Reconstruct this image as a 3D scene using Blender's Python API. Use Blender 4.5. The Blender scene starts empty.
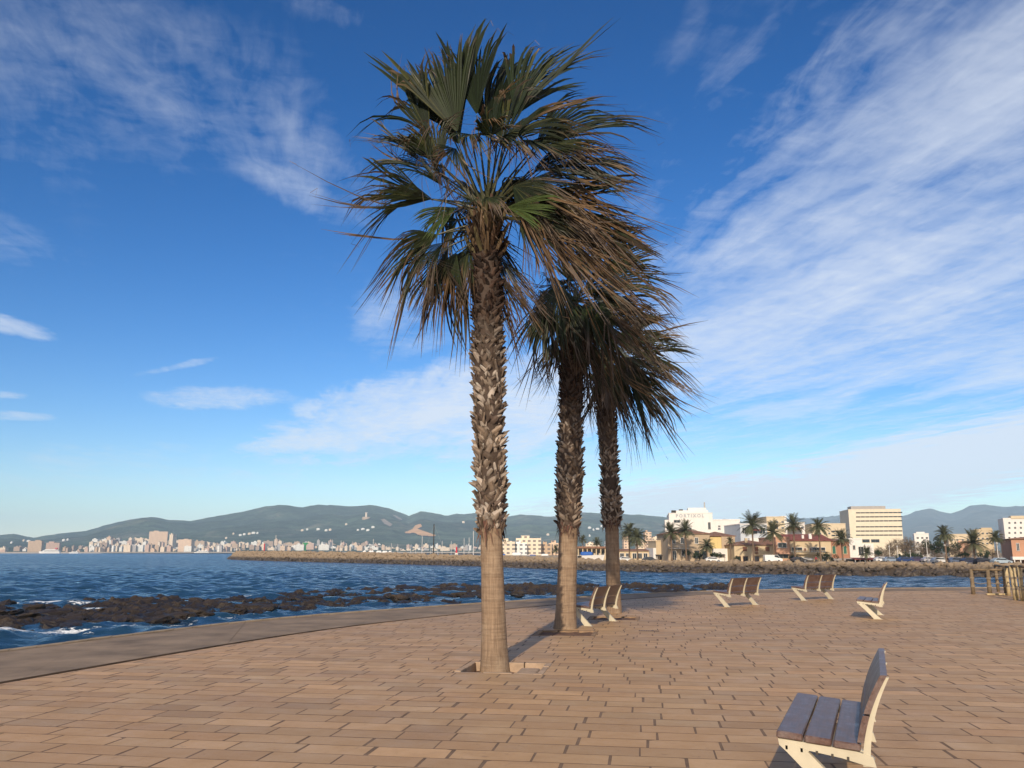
import bpy, math, random
import numpy as np
from mathutils import Vector, Matrix, noise as mnoise

random.seed(7)
rng = np.random.default_rng(7)
S = bpy.context.scene
R_ = math.radians

# ------------------------------------------------------------------ camera
CAM_H, F, PITCH = 1.6, 835.0, R_(11.37)
cam_d = bpy.data.cameras.new("camera")
cam = bpy.data.objects.new("camera", cam_d)
S.collection.objects.link(cam)
cam.location = (0, 0, CAM_H)
cam.rotation_euler = (R_(90) + PITCH, 0, 0)
cam_d.sensor_width = 36
cam_d.lens = F / 1024 * 36
cam_d.clip_start = 0.05
cam_d.clip_end = 60000
S.camera = cam

# ------------------------------------------------------------------ light
SUN_EL, SUN_TO = 25.0, 12.0          # elevation; light travels away from the viewer, 12 deg to the right
to = Vector((math.sin(R_(SUN_TO)) * math.cos(R_(SUN_EL)), math.cos(R_(SUN_TO)) * math.cos(R_(SUN_EL)), -math.sin(R_(SUN_EL))))
sun_d = bpy.data.lights.new("sun", 'SUN')
sun = bpy.data.objects.new("sun", sun_d)
S.collection.objects.link(sun)
sun.rotation_euler = to.to_track_quat('-Z', 'Y').to_euler()
sun_d.energy = 4.0
sun_d.angle = R_(0.53)
sun_d.color = (1.0, 0.84, 0.66)
S.view_settings.view_transform = 'Standard'
S.view_settings.look = 'None'
S.view_settings.exposure = 0.22
S.view_settings.gamma = 1.0
S.view_settings.use_curve_mapping = False
S.cycles.volume_bounces = 1
S.cycles.max_bounces = 6
S.cycles.transparent_max_bounces = 8
SKY_STRENGTH = 0.085

cp, sp = math.cos(PITCH), math.sin(PITCH)
def ray(px, py):
    a, b = (px - 512) / F, (384 - py) / F
    return Vector((a, cp - b * sp, sp + b * cp))
def at(px, py, Y):
    d = ray(px, py); t = Y / d.y
    return Vector((d.x * t, Y, CAM_H + d.z * t))
def gnd(px, py, z=0.0):
    d = ray(px, py); t = (z - CAM_H) / d.z
    return Vector((d.x * t, d.y * t, z))

# ------------------------------------------------------------------ node helper
class N:
    def __init__(s, tree):
        s.t = tree; s.t.nodes.clear()
    def add(s, typ, **kw):
        n = s.t.nodes.new(typ)
        for k, v in kw.items(): setattr(n, k, v)
        return n
    def put(s, sock, v):
        if isinstance(v, bpy.types.NodeSocket): s.t.links.new(v, sock)
        elif v is not None:
            if sock.type == 'RGBA' and len(v) == 3: v = (*v, 1)
            sock.default_value = v
    def m(s, op, a, b=None, c=None, clamp=False):
        n = s.add('ShaderNodeMath', operation=op); n.use_clamp = clamp
        s.put(n.inputs[0], a)
        if b is not None: s.put(n.inputs[1], b)
        if c is not None: s.put(n.inputs[2], c)
        return n.outputs[0]
    def mix(s, f, a, b, blend='MIX'):
        n = s.add('ShaderNodeMix', data_type='RGBA', blend_type=blend)
        s.put(n.inputs[0], f); s.put(n.inputs[6], a); s.put(n.inputs[7], b)
        return n.outputs[2]
    def rng(s, v, a, b, c=0.0, d=1.0, smooth=False):
        n = s.add('ShaderNodeMapRange'); n.clamp = True
        if smooth: n.interpolation_type = 'SMOOTHSTEP'
        s.put(n.inputs[0], v)
        for i, x in enumerate((a, b, c, d)): s.put(n.inputs[1 + i], x)
        return n.outputs[0]
    def noise(s, vec, scale, detail=4, rough=0.55, dist=0.0):
        n = s.add('ShaderNodeTexNoise')
        if vec is not None: s.put(n.inputs['Vector'], vec)
        n.inputs['Scale'].default_value = scale; n.inputs['Detail'].default_value = detail
        n.inputs['Roughness'].default_value = rough; n.inputs['Distortion'].default_value = dist
        return n.outputs['Fac']
    def xyz(s, x, y, z):
        n = s.add('ShaderNodeCombineXYZ')
        for i, v in enumerate((x, y, z)): s.put(n.inputs[i], v)
        return n.outputs[0]
    def sep(s, v):
        n = s.add('ShaderNodeSeparateXYZ'); s.put(n.inputs[0], v); return n.outputs
    def bump(s, h, strength=0.3, dist=0.02):
        n = s.add('ShaderNodeBump'); n.inputs['Strength'].default_value = strength
        n.inputs['Distance'].default_value = dist; s.put(n.inputs['Height'], h); return n.outputs[0]

def new_mat(name):
    m = bpy.data.materials.new(name); m.use_nodes = True
    n = N(m.node_tree)
    out = n.add('ShaderNodeOutputMaterial'); b = n.add('ShaderNodeBsdfPrincipled')
    n.t.links.new(b.outputs[0], out.inputs[0])
    return m, n, b, out

def mat(name, col, rough=0.7, var=0.25, scale=3.0, bump=0.0, bscale=30.0, metallic=0.0, spec=0.4, coord='Object', col2=None):
    m, n, b, out = new_mat(name)
    tc = n.add('ShaderNodeTexCoord').outputs[coord] if coord != 'World' else n.add('ShaderNodeNewGeometry').outputs['Position']
    f = n.noise(tc, scale, 6, 0.6)
    f = n.rng(f, 0.3, 0.7)
    dark = tuple(c * (1 - var) for c in col) if col2 is None else col2
    lite = tuple(min(1, c * (1 + var * 0.6)) for c in col) if col2 is None else col
    n.put(b.inputs['Base Color'], n.mix(f, dark, lite))
    b.inputs['Roughness'].default_value = rough
    b.inputs['Metallic'].default_value = metallic
    b.inputs['Specular IOR Level'].default_value = spec
    if bump:
        n.put(b.inputs['Normal'], n.bump(n.noise(tc, bscale, 5, 0.6), bump, 0.02))
    return m

# ------------------------------------------------------------------ sky
W = bpy.data.worlds.new("World"); S.world = W; W.use_nodes = True
n = N(W.node_tree)
out = n.add('ShaderNodeOutputWorld'); bg = n.add('ShaderNodeBackground')
n.t.links.new(bg.outputs[0], out.inputs[0])
bg.inputs[1].default_value = SKY_STRENGTH
sky = n.add('ShaderNodeTexSky', sky_type='NISHITA')
sky.sun_disc = False; sky.sun_elevation = R_(SUN_EL); sky.sun_rotation = R_(180 + SUN_TO)
sky.air_density = 1.0; sky.dust_density = 0.0; sky.ozone_density = 2.0; sky.altitude = 0
d = n.add('ShaderNodeTexCoord').outputs['Generated']
dx, dy, dz = n.sep(d)
ys = n.m('MAXIMUM', dy, 0.05)
u = n.m('DIVIDE', dx, ys); v = n.m('DIVIDE', dz, ys)          # direction tangents about north
zs = n.m('MAXIMUM', dz, 0.03)
cx, cy = n.m('DIVIDE', dx, zs), n.m('DIVIDE', dy, zs)          # where the ray meets the cloud layer
ca, sa = math.cos(R_(14.7)), math.sin(R_(14.7))
along = n.m('ADD', n.m('MULTIPLY', cx, -sa), n.m('MULTIPLY', cy, ca))
across = n.m('ADD', n.m('MULTIPLY', cx, ca), n.m('MULTIPLY', cy, sa))
streak = n.noise(n.xyz(n.m('MULTIPLY', along, 0.42), n.m('MULTIPLY', across, 1.25), 3.1), 1.7, 9, 0.62, 0.5)
fine = n.noise(n.xyz(n.m('MULTIPLY', along, 1.1), n.m('MULTIPLY', across, 2.6), 7.7), 4.5, 7, 0.6, 0.8)
ripple = n.noise(n.xyz(n.m('MULTIPLY', along, 5.2), n.m('MULTIPLY', across, 3.0), 1.7), 2.2, 6, 0.55, 0.6)
edge = n.noise(n.xyz(n.m('MULTIPLY', along, .5), n.m('MULTIPLY', across, 1.4), 0.4), 2.6, 7, 0.62, 0.6)
def uv_of(px, py):
    r = ray(px, py); return r.x / r.y, r.z / r.y
def ellipse(px, py, a, b, rot, k):
    u0, v0 = uv_of(px, py); s = F * 0.93
    c_, s_ = math.cos(R_(rot)), math.sin(R_(rot))
    du, dv = n.m('SUBTRACT', u, u0), n.m('SUBTRACT', v, v0)
    p = n.m('MULTIPLY_ADD', du, c_, n.m('MULTIPLY', dv, s_))
    q = n.m('MULTIPLY_ADD', du, -s_, n.m('MULTIPLY', dv, c_))
    r2 = n.m('ADD', n.m('POWER', n.m('ABSOLUTE', n.m('DIVIDE', p, a / s)), 2.0), n.m('POWER', n.m('ABSOLUTE', n.m('DIVIDE', q, b / s)), 2.0))
    r2 = n.m('ADD', r2, n.m('MULTIPLY', n.m('SUBTRACT', edge, 0.5), 2.6))
    return n.m('MULTIPLY', n.rng(r2, 1.9, -0.15, 0, 1, True), k)
CL = [(985, 60, 280, 125, 38, .74), (870, 160, 250, 85, 38, .56), (900, 270, 280, 115, 20, .78), (760, 325, 160, 75, 14, .76), (880, 220, 430, 230, 32, .34),
      (980, 330, 170, 80, 5, .66), (735, 190, 80, 14, 36, .50), (800, 407, 100, 12, 4, .60), (700, 285, 60, 50, 20, .46),
      (950, 462, 270, 34, 12, 1.6), (730, 496, 180, 20, 4, 1.3), (1020, 443, 110, 30, 12, 1.5),
      (440, 404, 150, 38, 14, 1.05), (360, 434, 110, 12, 8, 1.0), (520, 412, 100, 50, 10, .95), (400, 320, 46, 40, 0, .30),
      (80, 50, 250, 90, -16, .24), (230, 120, 180, 44, -28, .25), (300, 190, 100, 20, -30, .30), (335, 10, 60, 24, -20, .24), (60, 130, 140, 50, -10, .16),
      (10, 325, 44, 9, -14, .85), (220, 397, 66, 11, 0, .56), (180, 366, 36, 4, 12, .40), (8, 416, 40, 5, -3, .6), (5, 395, 26, 4, 0, .5),
      (10, 240, 70, 24, -20, .22), (690, 30, 14, 60, -20, .16), (560, 460, 150, 26, 0, .4), (120, 470, 240, 26, 0, .25)]
tot = None
for c in CL:
    e = ellipse(*c); tot = e if tot is None else n.m('MAXIMUM', tot, e)
tex = n.m('ADD', n.m('ADD', n.m('MULTIPLY', streak, 0.62), n.m('MULTIPLY', fine, 0.22)), n.m('MULTIPLY', ripple, 0.22))
dens = n.m('MULTIPLY_ADD', n.m('SUBTRACT', tex, 0.53), 1.9, n.m('MULTIPLY', tot, 0.86))
dens = n.m('MULTIPLY', n.rng(dens, 0.10, 1.0, 0, 0.88), n.rng(tot, 0.0, 0.30, 0.12, 1.0))
rear = n.m('MULTIPLY', n.rng(dy, 0.20, -0.35, 0, 1, True), n.rng(tex, 0.30, 0.60, 0.30, 0.70))  # unseen cloud sheet behind the viewer, added to neutralise blue shadows
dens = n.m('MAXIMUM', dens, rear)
veil = n.m('MULTIPLY', n.m('POWER', n.m('MAXIMUM', n.m('SUBTRACT', 1.0, n.m('MAXIMUM', dz, 0.0)), 0.0), 9.0), 0.05)
dens = n.m('MAXIMUM', dens, veil)
gm = n.add('ShaderNodeGamma'); n.put(gm.inputs[0], n.mix(1.0, sky.outputs[0], (.105, .105, .105), 'MULTIPLY')); gm.inputs[1].default_value = 1.32
hs = n.add('ShaderNodeHueSaturation'); hs.inputs['Saturation'].default_value = 1.30
n.put(hs.inputs['Color'], gm.outputs[0])
skyc = n.mix(1.0, hs.outputs[0], (11.0, 11.9, 14.2), 'MULTIPLY')
CLOUD = 0.74 / SKY_STRENGTH
n.put(bg.inputs[0], n.mix(dens, skyc, n.mix(n.rng(dy, 0.15, -0.4, 0, 1, True), (CLOUD * .93, CLOUD * 1.0, CLOUD * 1.12), (CLOUD * 1.10, CLOUD * 1.0, CLOUD * .92))))  # clouds turn warm behind the viewer, part of the added shadow fill

# ------------------------------------------------------------------ mesh helper
class MB:
    def __init__(s): s.v = []; s.f = []; s.mi = []; s.col = []
    def add(s, verts, faces, mi=0, col=None):
        o = len(s.v); s.v.extend([tuple(p) for p in verts])
        for f in faces:
            s.f.append(tuple(i + o for i in f)); s.mi.append(mi)
        if col is not None:
            if isinstance(col, list): s.col.extend(col)
            else: s.col.extend([col] * len(verts))
        return s
    def box(s, x0, x1, y0, y1, z0, z1, mi=0, M=None, col=None):
        vs = [(x0, y0, z0), (x1, y0, z0), (x1, y1, z0), (x0, y1, z0), (x0, y0, z1), (x1, y0, z1), (x1, y1, z1), (x0, y1, z1)]
        if M is not None: vs = [M @ Vector(p) for p in vs]
        return s.add(vs, [(0, 3, 2, 1), (4, 5, 6, 7), (0, 1, 5, 4), (1, 2, 6, 5), (2, 3, 7, 6), (3, 0, 4, 7)], mi, col)
    def bbox(s, x0, x1, y0, y1, z0, z1, bv=0.01, mi=0, M=None):
        """box with its vertical and top edges chamfered"""
        b = bv
        ring = lambda i, z: [(x0 + b + i, y0 + i, z), (x1 - b - i, y0 + i, z), (x1 - i, y0 + b + i, z), (x1 - i, y1 - b - i, z), (x1 - b - i, y1 - i, z), (x0 + b + i, y1 - i, z), (x0 + i, y1 - b - i, z), (x0 + i, y0 + b + i, z)]
        vs = ring(b, z0) + ring(0, z0 + b) + ring(0, z1 - b) + ring(b, z1)
        if M is not None: vs = [M @ Vector(p) for p in vs]
        fs = [tuple(range(7, -1, -1)), tuple(range(24, 32))]
        for k in range(3):
            for i in range(8):
                j = (i + 1) % 8; fs.append((k * 8 + i, k * 8 + j, k * 8 + 8 + j, k * 8 + 8 + i))
        return s.add(vs, fs, mi)
    def tube(s, pts, rad, seg=8, mi=0, col=None, cap=True):
        pts = [Vector(p) for p in pts]
        if not isinstance(rad, (list, tuple)): rad = [rad] * len(pts)
        vs = []; fs = []
        for i, p in enumerate(pts):
            t = (pts[min(i + 1, len(pts) - 1)] - pts[max(i - 1, 0)]).normalized()
            a = t.orthogonal().normalized() if abs(t.z) > .99 else t.cross(Vector((0, 0, 1))).normalized()
            if abs(t.z) > .99: a = Vector((1, 0, 0))
            b = t.cross(a).normalized()
            for k in range(seg):
                w = 2 * math.pi * k / seg
                vs.append(p + a * (math.cos(w) * rad[i]) + b * (math.sin(w) * rad[i]))
        for i in range(len(pts) - 1):
            for k in range(seg):
                j = (k + 1) % seg
                fs.append((i * seg + k, i * seg + j, (i + 1) * seg + j, (i + 1) * seg + k))
        if cap:
            fs.append(tuple(range(seg - 1, -1, -1))); o = (len(pts) - 1) * seg; fs.append(tuple(range(o, o + seg)))
        return s.add(vs, fs, mi, col)
    def prism(s, poly, x0, x1, mi=0):
        """polygon in (y,z) swept along x"""
        k = len(poly)
        vs = [(x0, p[0], p[1]) for p in poly] + [(x1, p[0], p[1]) for p in poly]
        fs = [tuple(range(k)), tuple(range(2 * k - 1, k - 1, -1))]
        for i in range(k):
            j = (i + 1) % k; fs.append((i, i + k, j + k, j))
        return s.add(vs, fs, mi)
    def mesh(s, name, mats, smooth=False):
        me = bpy.data.meshes.new(name)
        me.from_pydata(s.v, [], s.f); me.validate(clean_customdata=False)
        for m in (mats if isinstance(mats, (list, tuple)) else [mats]): me.materials.append(m)
        if any(s.mi) and len(s.mi) == len(me.polygons): me.polygons.foreach_set('material_index', s.mi)
        if s.col and len(s.col) == len(me.vertices):
            ca = me.color_attributes.new('Col', 'FLOAT_COLOR', 'POINT')
            ca.data.foreach_set('color', np.array([(*c[:3], 1.0) for c in s.col], dtype=np.float32).ravel())
        if smooth: me.polygons.foreach_set('use_smooth', [True] * len(me.polygons))
        me.update()
        return me
    def build(s, name, mats, parent=None, smooth=False, loc=None, rz=0.0):
        o = bpy.data.objects.new(name, s.mesh(name, mats, smooth)); S.collection.objects.link(o)
        if parent is not None: o.parent = parent
        if loc is not None: o.location = loc
        if rz: o.rotation_euler[2] = rz
        return o

def tag(o, label=None, cat=None, group=None, kind=None):
    if label: o['label'] = label
    if cat: o['category'] = cat
    if group: o['group'] = group
    if kind: o['kind'] = kind
    return o
def empty(name, loc, rz=0.0):
    o = bpy.data.objects.new(name, None); S.collection.objects.link(o)
    o.empty_display_size = 0.1; o.location = loc; o.rotation_euler[2] = rz
    return o
def copy_tree(o, parent=None):
    c = o.copy(); S.collection.objects.link(c)
    if parent is not None: c.parent = parent
    for ch in list(o.children): copy_tree(ch, c)
    return c
def structure(o): o['kind'] = 'structure'; return o
def lerp(a, b, t): return a + (b - a) * t
def interp(x, xs, ys): return float(np.interp(x, xs, ys))
def fbm(x, y, z=0.0, o=4): return mnoise.fractal(Vector((x, y, z)), 1.0, 2.0, o)   # about -1..1

SEA = -3.3          # the promenade stands well above the water
KD = 1.69           # far shore distances
GZ = -1.15          # level of the far shore road
# ------------------------------------------------------------------ materials
def paving_mat():
    m, n, b, out = new_mat('paving_stone')
    pos = n.add('ShaderNodeNewGeometry').outputs['Position']
    at_ = n.add('ShaderNodeAttribute', attribute_name='Col').outputs['Color']
    big = n.rng(n.noise(pos, 0.35, 4, .6), .3, .7)
    mid = n.rng(n.noise(pos, 2.2, 6, .65), .3, .7)
    fin = n.noise(pos, 38, 6, .7)
    pit = n.rng(n.noise(pos, 11, 8, .75, .4), .60, .74)
    c = n.mix(n.m('MULTIPLY', big, .30), at_, (.41, .245, .115))
    c = n.mix(n.m('MULTIPLY', mid, .50), c, (.32, .185, .090))
    c = n.mix(n.m('MULTIPLY', pit, .62), c, (.17, .105, .07))
    stain = n.rng(n.noise(n.xyz(n.m('MULTIPLY', n.sep(pos)[0], .5), n.sep(pos)[1], 2.0), .9, 7, .68, .8), .53, .70, 0, .50)
    c = n.mix(stain, c, (.285, .170, .088))
    c = n.mix(n.rng(fin, .3, .75, 0, .3), c, (.50, .34, .21))
    n.put(b.inputs['Base Color'], c)
    n.put(b.inputs['Roughness'], n.rng(mid, 0, 1, .50, .74))
    b.inputs['Specular IOR Level'].default_value = 0.45
    h = n.m('ADD', n.m('MULTIPLY', fin, .5), n.m('MULTIPLY', pit, -.6))
    n.put(b.inputs['Normal'], n.bump(h, .6, .010))
    return m
M = {}
M['paving'] = paving_mat()
M['joint'] = mat('joint_sand', (.205, .135, .085), .9, .35, 4, .4, 40, coord='World')
M['concrete'] = mat('edge_concrete', (.265, .195, .130), .85, .42, 1.1, .3, 60, coord='World')
M['kerbstone'] = mat('kerb_concrete', (.33, .25, .165), .85, .3, 2.5, .3, 50, coord='World')
M['limestone'] = mat('pit_stone', (.42, .30, .20), .8, .3, 6, .3, 50, coord='World')
M['soil'] = mat('pit_soil', (.16, .09, .055), .95, .5, 9, .8, 30, coord='World')
M['cream_steel'] = mat('cream_paint', (.54, .49, .365), .45, .12, 5, .05, 80)
M['steel'] = mat('bolt_steel', (.08, .07, .06), .5, .2, 20, metallic=.6)
def slat_mat():
    m, n, b, out = new_mat('bench_slat_wood')
    tc = n.add('ShaderNodeTexCoord').outputs['Object']
    x, y, z = n.sep(tc)
    g = n.noise(n.xyz(n.m('MULTIPLY', x, 2.5), n.m('MULTIPLY', y, 40), n.m('MULTIPLY', z, 40)), 1.4, 8, .65, .3)
    w = n.noise(tc, 9, 6, .65)
    c = n.mix(n.rng(g, .3, .7), (.060, .032, .026), (.150, .082, .062))
    c = n.mix(n.rng(w, .42, .66, 0, .6), c, (.20, .155, .14))
    n.put(b.inputs['Base Color'], c)
    n.put(b.inputs['Roughness'], n.rng(w, .3, .7, .30, .52))
    b.inputs['Specular IOR Level'].default_value = .6
    n.put(b.inputs['Normal'], n.bump(n.m('ADD', g, n.m('MULTIPLY', w, .5)), .5, .004))
    return m
M['slat'] = slat_mat()
def col_mat(name, rough=.8, transl=0.0, bump=.0, bscale=60, spec=.3):
    """pigment comes from the mesh's own colour attribute (fronds, bark)"""
    m, n, b, out = new_mat(name)
    c = n.add('ShaderNodeAttribute', attribute_name='Col').outputs['Color']
    tc = n.add('ShaderNodeTexCoord').outputs['Object']
    f = n.noise(tc, 14, 5, .6)
    c = n.mix(n.rng(f, .3, .7, 0, .45), c, n.mix(1.0, c, (.45, .42, .40), 'MULTIPLY'))
    n.put(b.inputs['Base Color'], c)
    b.inputs['Roughness'].default_value = rough; b.inputs['Specular IOR Level'].default_value = spec
    if bump: n.put(b.inputs['Normal'], n.bump(n.noise(tc, bscale, 5, .65), bump, .01))
    if transl:
        tr = n.add('ShaderNodeBsdfTranslucent'); n.put(tr.inputs[0], c)
        ms = n.add('ShaderNodeMixShader'); ms.inputs[0].default_value = transl
        n.t.links.new(b.outputs[0], ms.inputs[1]); n.t.links.new(tr.outputs[0], ms.inputs[2])
        n.t.links.new(ms.outputs[0], out.inputs[0])
    return m
M['frond'] = col_mat('palm_frond', .5, .18, spec=.45)
M['boot'] = col_mat('leaf_base', .9, 0, .5, 50, .2)
def trunk_mat():
    m, n, b, out = new_mat('palm_trunk')
    tc = n.add('ShaderNodeTexCoord').outputs['Object']
    x, y, z = n.sep(tc)
    ring = n.noise(n.xyz(n.m('MULTIPLY', x, .8), n.m('MULTIPLY', y, .8), n.m('MULTIPLY', z, 13)), 2.0, 6, .6, .15)
    fib = n.noise(n.xyz(n.m('MULTIPLY', x, 34), n.m('MULTIPLY', y, 34), n.m('MULTIPLY', z, 1.6)), 1.3, 6, .65, .2)
    big = n.noise(tc, 3.2, 6, .6)
    c = n.mix(n.rng(fib, .3, .7), (.175, .120, .080), (.350, .250, .165))
    c = n.mix(n.rng(ring, .46, .66, 0, .40), c, (.13, .09, .062))
    c = n.mix(n.rng(big, .48, .7, 0, .5), c, (.42, .325, .225))
    n.put(b.inputs['Base Color'], c); b.inputs['Roughness'].default_value = .9; b.inputs['Specular IOR Level'].default_value = .2
    n.put(b.inputs['Normal'], n.bump(n.m('ADD', n.m('MULTIPLY', fib, 1.0), n.m('MULTIPLY', ring, 1.2)), .8, .02))
    return m
M['trunk'] = trunk_mat()

def sea_mat():
    m, n, b, out = new_mat('sea_water')
    pos = n.add('ShaderNodeNewGeometry').outputs['Position']
    x, y, z = n.sep(pos)
    foam_a = n.add('ShaderNodeAttribute', attribute_name='foam').outputs['Fac']
    big = n.noise(n.xyz(n.m('MULTIPLY', x, .6), y, z), .018, 4, .6)
    c = n.mix(n.rng(big, .35, .65), (.010, .036, .074), (.016, .056, .104))
    fo = n.noise(pos, 1.1, 8, .72, 1.2)
    lim = n.m('SUBTRACT', 1.0, n.m('MULTIPLY', foam_a, .62))
    foam = n.rng(fo, lim, n.m('ADD', lim, .07), 0, 1)
    cap = n.rng(n.noise(n.xyz(n.m('MULTIPLY', x, .35), y, z), .55, 8, .7, .6), .745, .80, 0, .55)
    foam = n.m('MAXIMUM', foam, cap)
    n.put(b.inputs['Base Color'], n.mix(foam, c, (.80, .84, .86)))
    n.put(b.inputs['Roughness'], n.rng(foam, 0, 1, .16, .8))
    b.inputs['IOR'].default_value = 1.333
    w1 = n.noise(n.xyz(n.m('MULTIPLY', x, .55), y, z), .55, 8, .62, .5)
    w2 = n.noise(n.xyz(n.m('MULTIPLY', x, .6), y, n.m('ADD', z, 5)), .07, 4, .6, .3)
    w3 = n.noise(pos, 3.2, 5, .6, .4)
    h = n.m('ADD', n.m('ADD', n.m('MULTIPLY', w1, 1.1), n.m('MULTIPLY', w2, 3.2)), n.m('MULTIPLY', w3, .16))
    nb = n.bump(h, .8, .35)
    nz_ = n.add('ShaderNodeTexNoise'); nz_.inputs['Scale'].default_value = .8; nz_.inputs['Detail'].default_value = 6; nz_.inputs['Roughness'].default_value = .62
    n.put(nz_.inputs['Vector'], n.xyz(n.m('MULTIPLY', x, .5), y, z))
    sx, sy, _ = n.sep(nz_.outputs['Color'])
    slope = n.xyz(n.m('MULTIPLY', n.m('SUBTRACT', sx, .5), .9), n.m('MULTIPLY', n.m('SUBTRACT', sy, .59), 1.6), 0.0)
    va = n.add('ShaderNodeVectorMath', operation='ADD'); n.put(va.inputs[0], nb); n.put(va.inputs[1], slope)
    vn = n.add('ShaderNodeVectorMath', operation='NORMALIZE'); n.put(vn.inputs[0], va.outputs[0])
    n.put(b.inputs['Normal'], vn.outputs[0])
    return m
M['sea'] = sea_mat()
def rock_mat(name, top, low, wet, z0, z1):
    """tan stone above, dark algae-stained stone below the tide line"""
    m, n, b, out = new_mat(name)
    pos = n.add('ShaderNodeNewGeometry').outputs['Position']
    x, y, z = n.sep(pos)
    a = n.noise(pos, .9, 7, .65); f = n.noise(pos, 6, 7, .7)
    oi = n.add('ShaderNodeObjectInfo').outputs['Random']
    zz = n.m('ADD', z, n.m('MULTIPLY', n.m('SUBTRACT', a, .5), 1.1))
    c = n.mix(n.rng(zz, z0, z1), low, top)
    c = n.mix(n.rng(f, .35, .7, 0, .6), c, wet)
    n.put(b.inputs['Base Color'], c)
    n.put(b.inputs['Roughness'], n.rng(zz, z0, z1, .45, .9)); b.inputs['Specular IOR Level'].default_value = .35
    n.put(b.inputs['Normal'], n.bump(n.m('ADD', a, n.m('MULTIPLY', f, .5)), .9, .15))
    return m
M['reef'] = rock_mat('reef_rock', (.070, .046, .025), (.018, .014, .011), (.030, .021, .014), -3.15, -2.35)
M['boulder'] = rock_mat('breakwater_stone', (.34, .255, .165), (.050, .038, .028), (.12, .09, .062), GZ - .75, GZ + .40)
M['shore'] = mat('shore_ground', (.34, .27, .19), .95, .3, .05, coord='World')
def hill_mat(name, green, pale, scale):
    m, n, b, out = new_mat(name)
    pos = n.add('ShaderNodeNewGeometry').outputs['Position']
    a = n.noise(pos, scale, 8, .68, .4); f = n.noise(pos, scale * 7, 6, .7)
    sc = n.rng(n.noise(pos, scale * 1.7, 8, .7, .8), .56, .70, 0, .6)
    c = n.mix(n.rng(a, .36, .62), tuple(x * .7 for x in green), tuple(x * 2.2 for x in green))
    c = n.mix(n.rng(f, .42, .62, 0, .75), c, tuple(x * .35 for x in green))
    c = n.mix(sc, c, pale)
    n.put(b.inputs['Base Color'], c); b.inputs['Roughness'].default_value = 1; b.inputs['Specular IOR Level'].default_value = 0
    n.put(b.inputs['Normal'], n.bump(n.m('ADD', a, n.m('MULTIPLY', f, .3)), .8, 60))
    return m
M['hills'] = hill_mat('wooded_hills', (.040, .058, .033), (.27, .23, .17), .0016)
M['mountains'] = hill_mat('far_mountains', (.045, .045, .035), (.15, .12, .10), .0010)

# ------------------------------------------------------------------ promenade
TH = R_(9.0)
C_AX = Vector((math.cos(TH), -math.sin(TH), 0)); H_AX = Vector((math.sin(TH), math.cos(TH), 0))
def to_local(p): return (p.x * C_AX.x + p.y * C_AX.y, p.x * H_AX.x + p.y * H_AX.y)
def to_world(u_, v_, z=0.0): return Vector((C_AX.x * u_ + H_AX.x * v_, C_AX.y * u_ + H_AX.y * v_, z))

inner = [gnd(*p) for p in [(0, 684), (130, 661.5), (266, 638.5), (350, 626.5), (433, 617), (530, 607.2), (600, 601.3), (660, 597), (720, 594), (800, 592), (900, 591), (1024, 590.5), (1250, 590)]]
outer = [gnd(*p) for p in [(0, 651), (130, 634.5), (250, 620.5), (360, 611.3), (480, 603.2), (560, 598), (640, 593.6), (720, 590.6), (800, 589), (900, 588), (1024, 587.5), (1250, 587)]]
def extend(pl, L=45.0):
    a = pl[0] + (pl[0] - pl[1]).normalized() * L
    return [a] + pl
inner, outer = extend(inner), extend(outer)
def smooth_line(pl, k=2):
    for _ in range(k):
        q = [pl[0]]
        for a, b in zip(pl, pl[1:]): q += [a.lerp(b, .25), a.lerp(b, .75)]
        pl = q + [pl[-1]]
    return pl
inner, outer = smooth_line(inner), smooth_line(outer)
def offset(pl, dist):
    r = []
    for i, p in enumerate(pl):
        t = (pl[min(i + 1, len(pl) - 1)] - pl[max(i - 1, 0)]).normalized()
        r.append(p + Vector((-t.y, t.x, 0)) * dist)          # to the left of travel = seaward
    return r
GAP = 0.15
chan = offset(inner, GAP)

PITS = []          # (u0,u1,v0,v1) in paving axes
PALM_PX = [(495, 671.0), (565, 634.5), (614, 617.5)]
PIT_FRONT = [((453, 673.6), (541, 673.6)), ((528.5, 636.2), (597, 636.2)), ((585, 620.2), (641, 620.2))]
for (a, b) in PIT_FRONT:
    ua, va = to_local(gnd(*a)); ub, vb = to_local(gnd(*b))
    c, w = (ua + ub) / 2, 1.24
    PITS.append((c - w / 2, c + w / 2, (va + vb) / 2, (va + vb) / 2 + w))

def clip_half(poly, p, nrm):
    r = []
    for i in range(len(poly)):
        a, b = poly[i], poly[(i + 1) % len(poly)]
        da = (a[0] - p[0]) * nrm[0] + (a[1] - p[1]) * nrm[1]; db = (b[0] - p[0]) * nrm[0] + (b[1] - p[1]) * nrm[1]
        if da >= 0: r.append(a)
        if (da >= 0) != (db >= 0):
            t = da / (da - db); r.append((a[0] + (b[0] - a[0]) * t, a[1] + (b[1] - a[1]) * t))
    return r
bl = [to_local(p) for p in inner]
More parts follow.
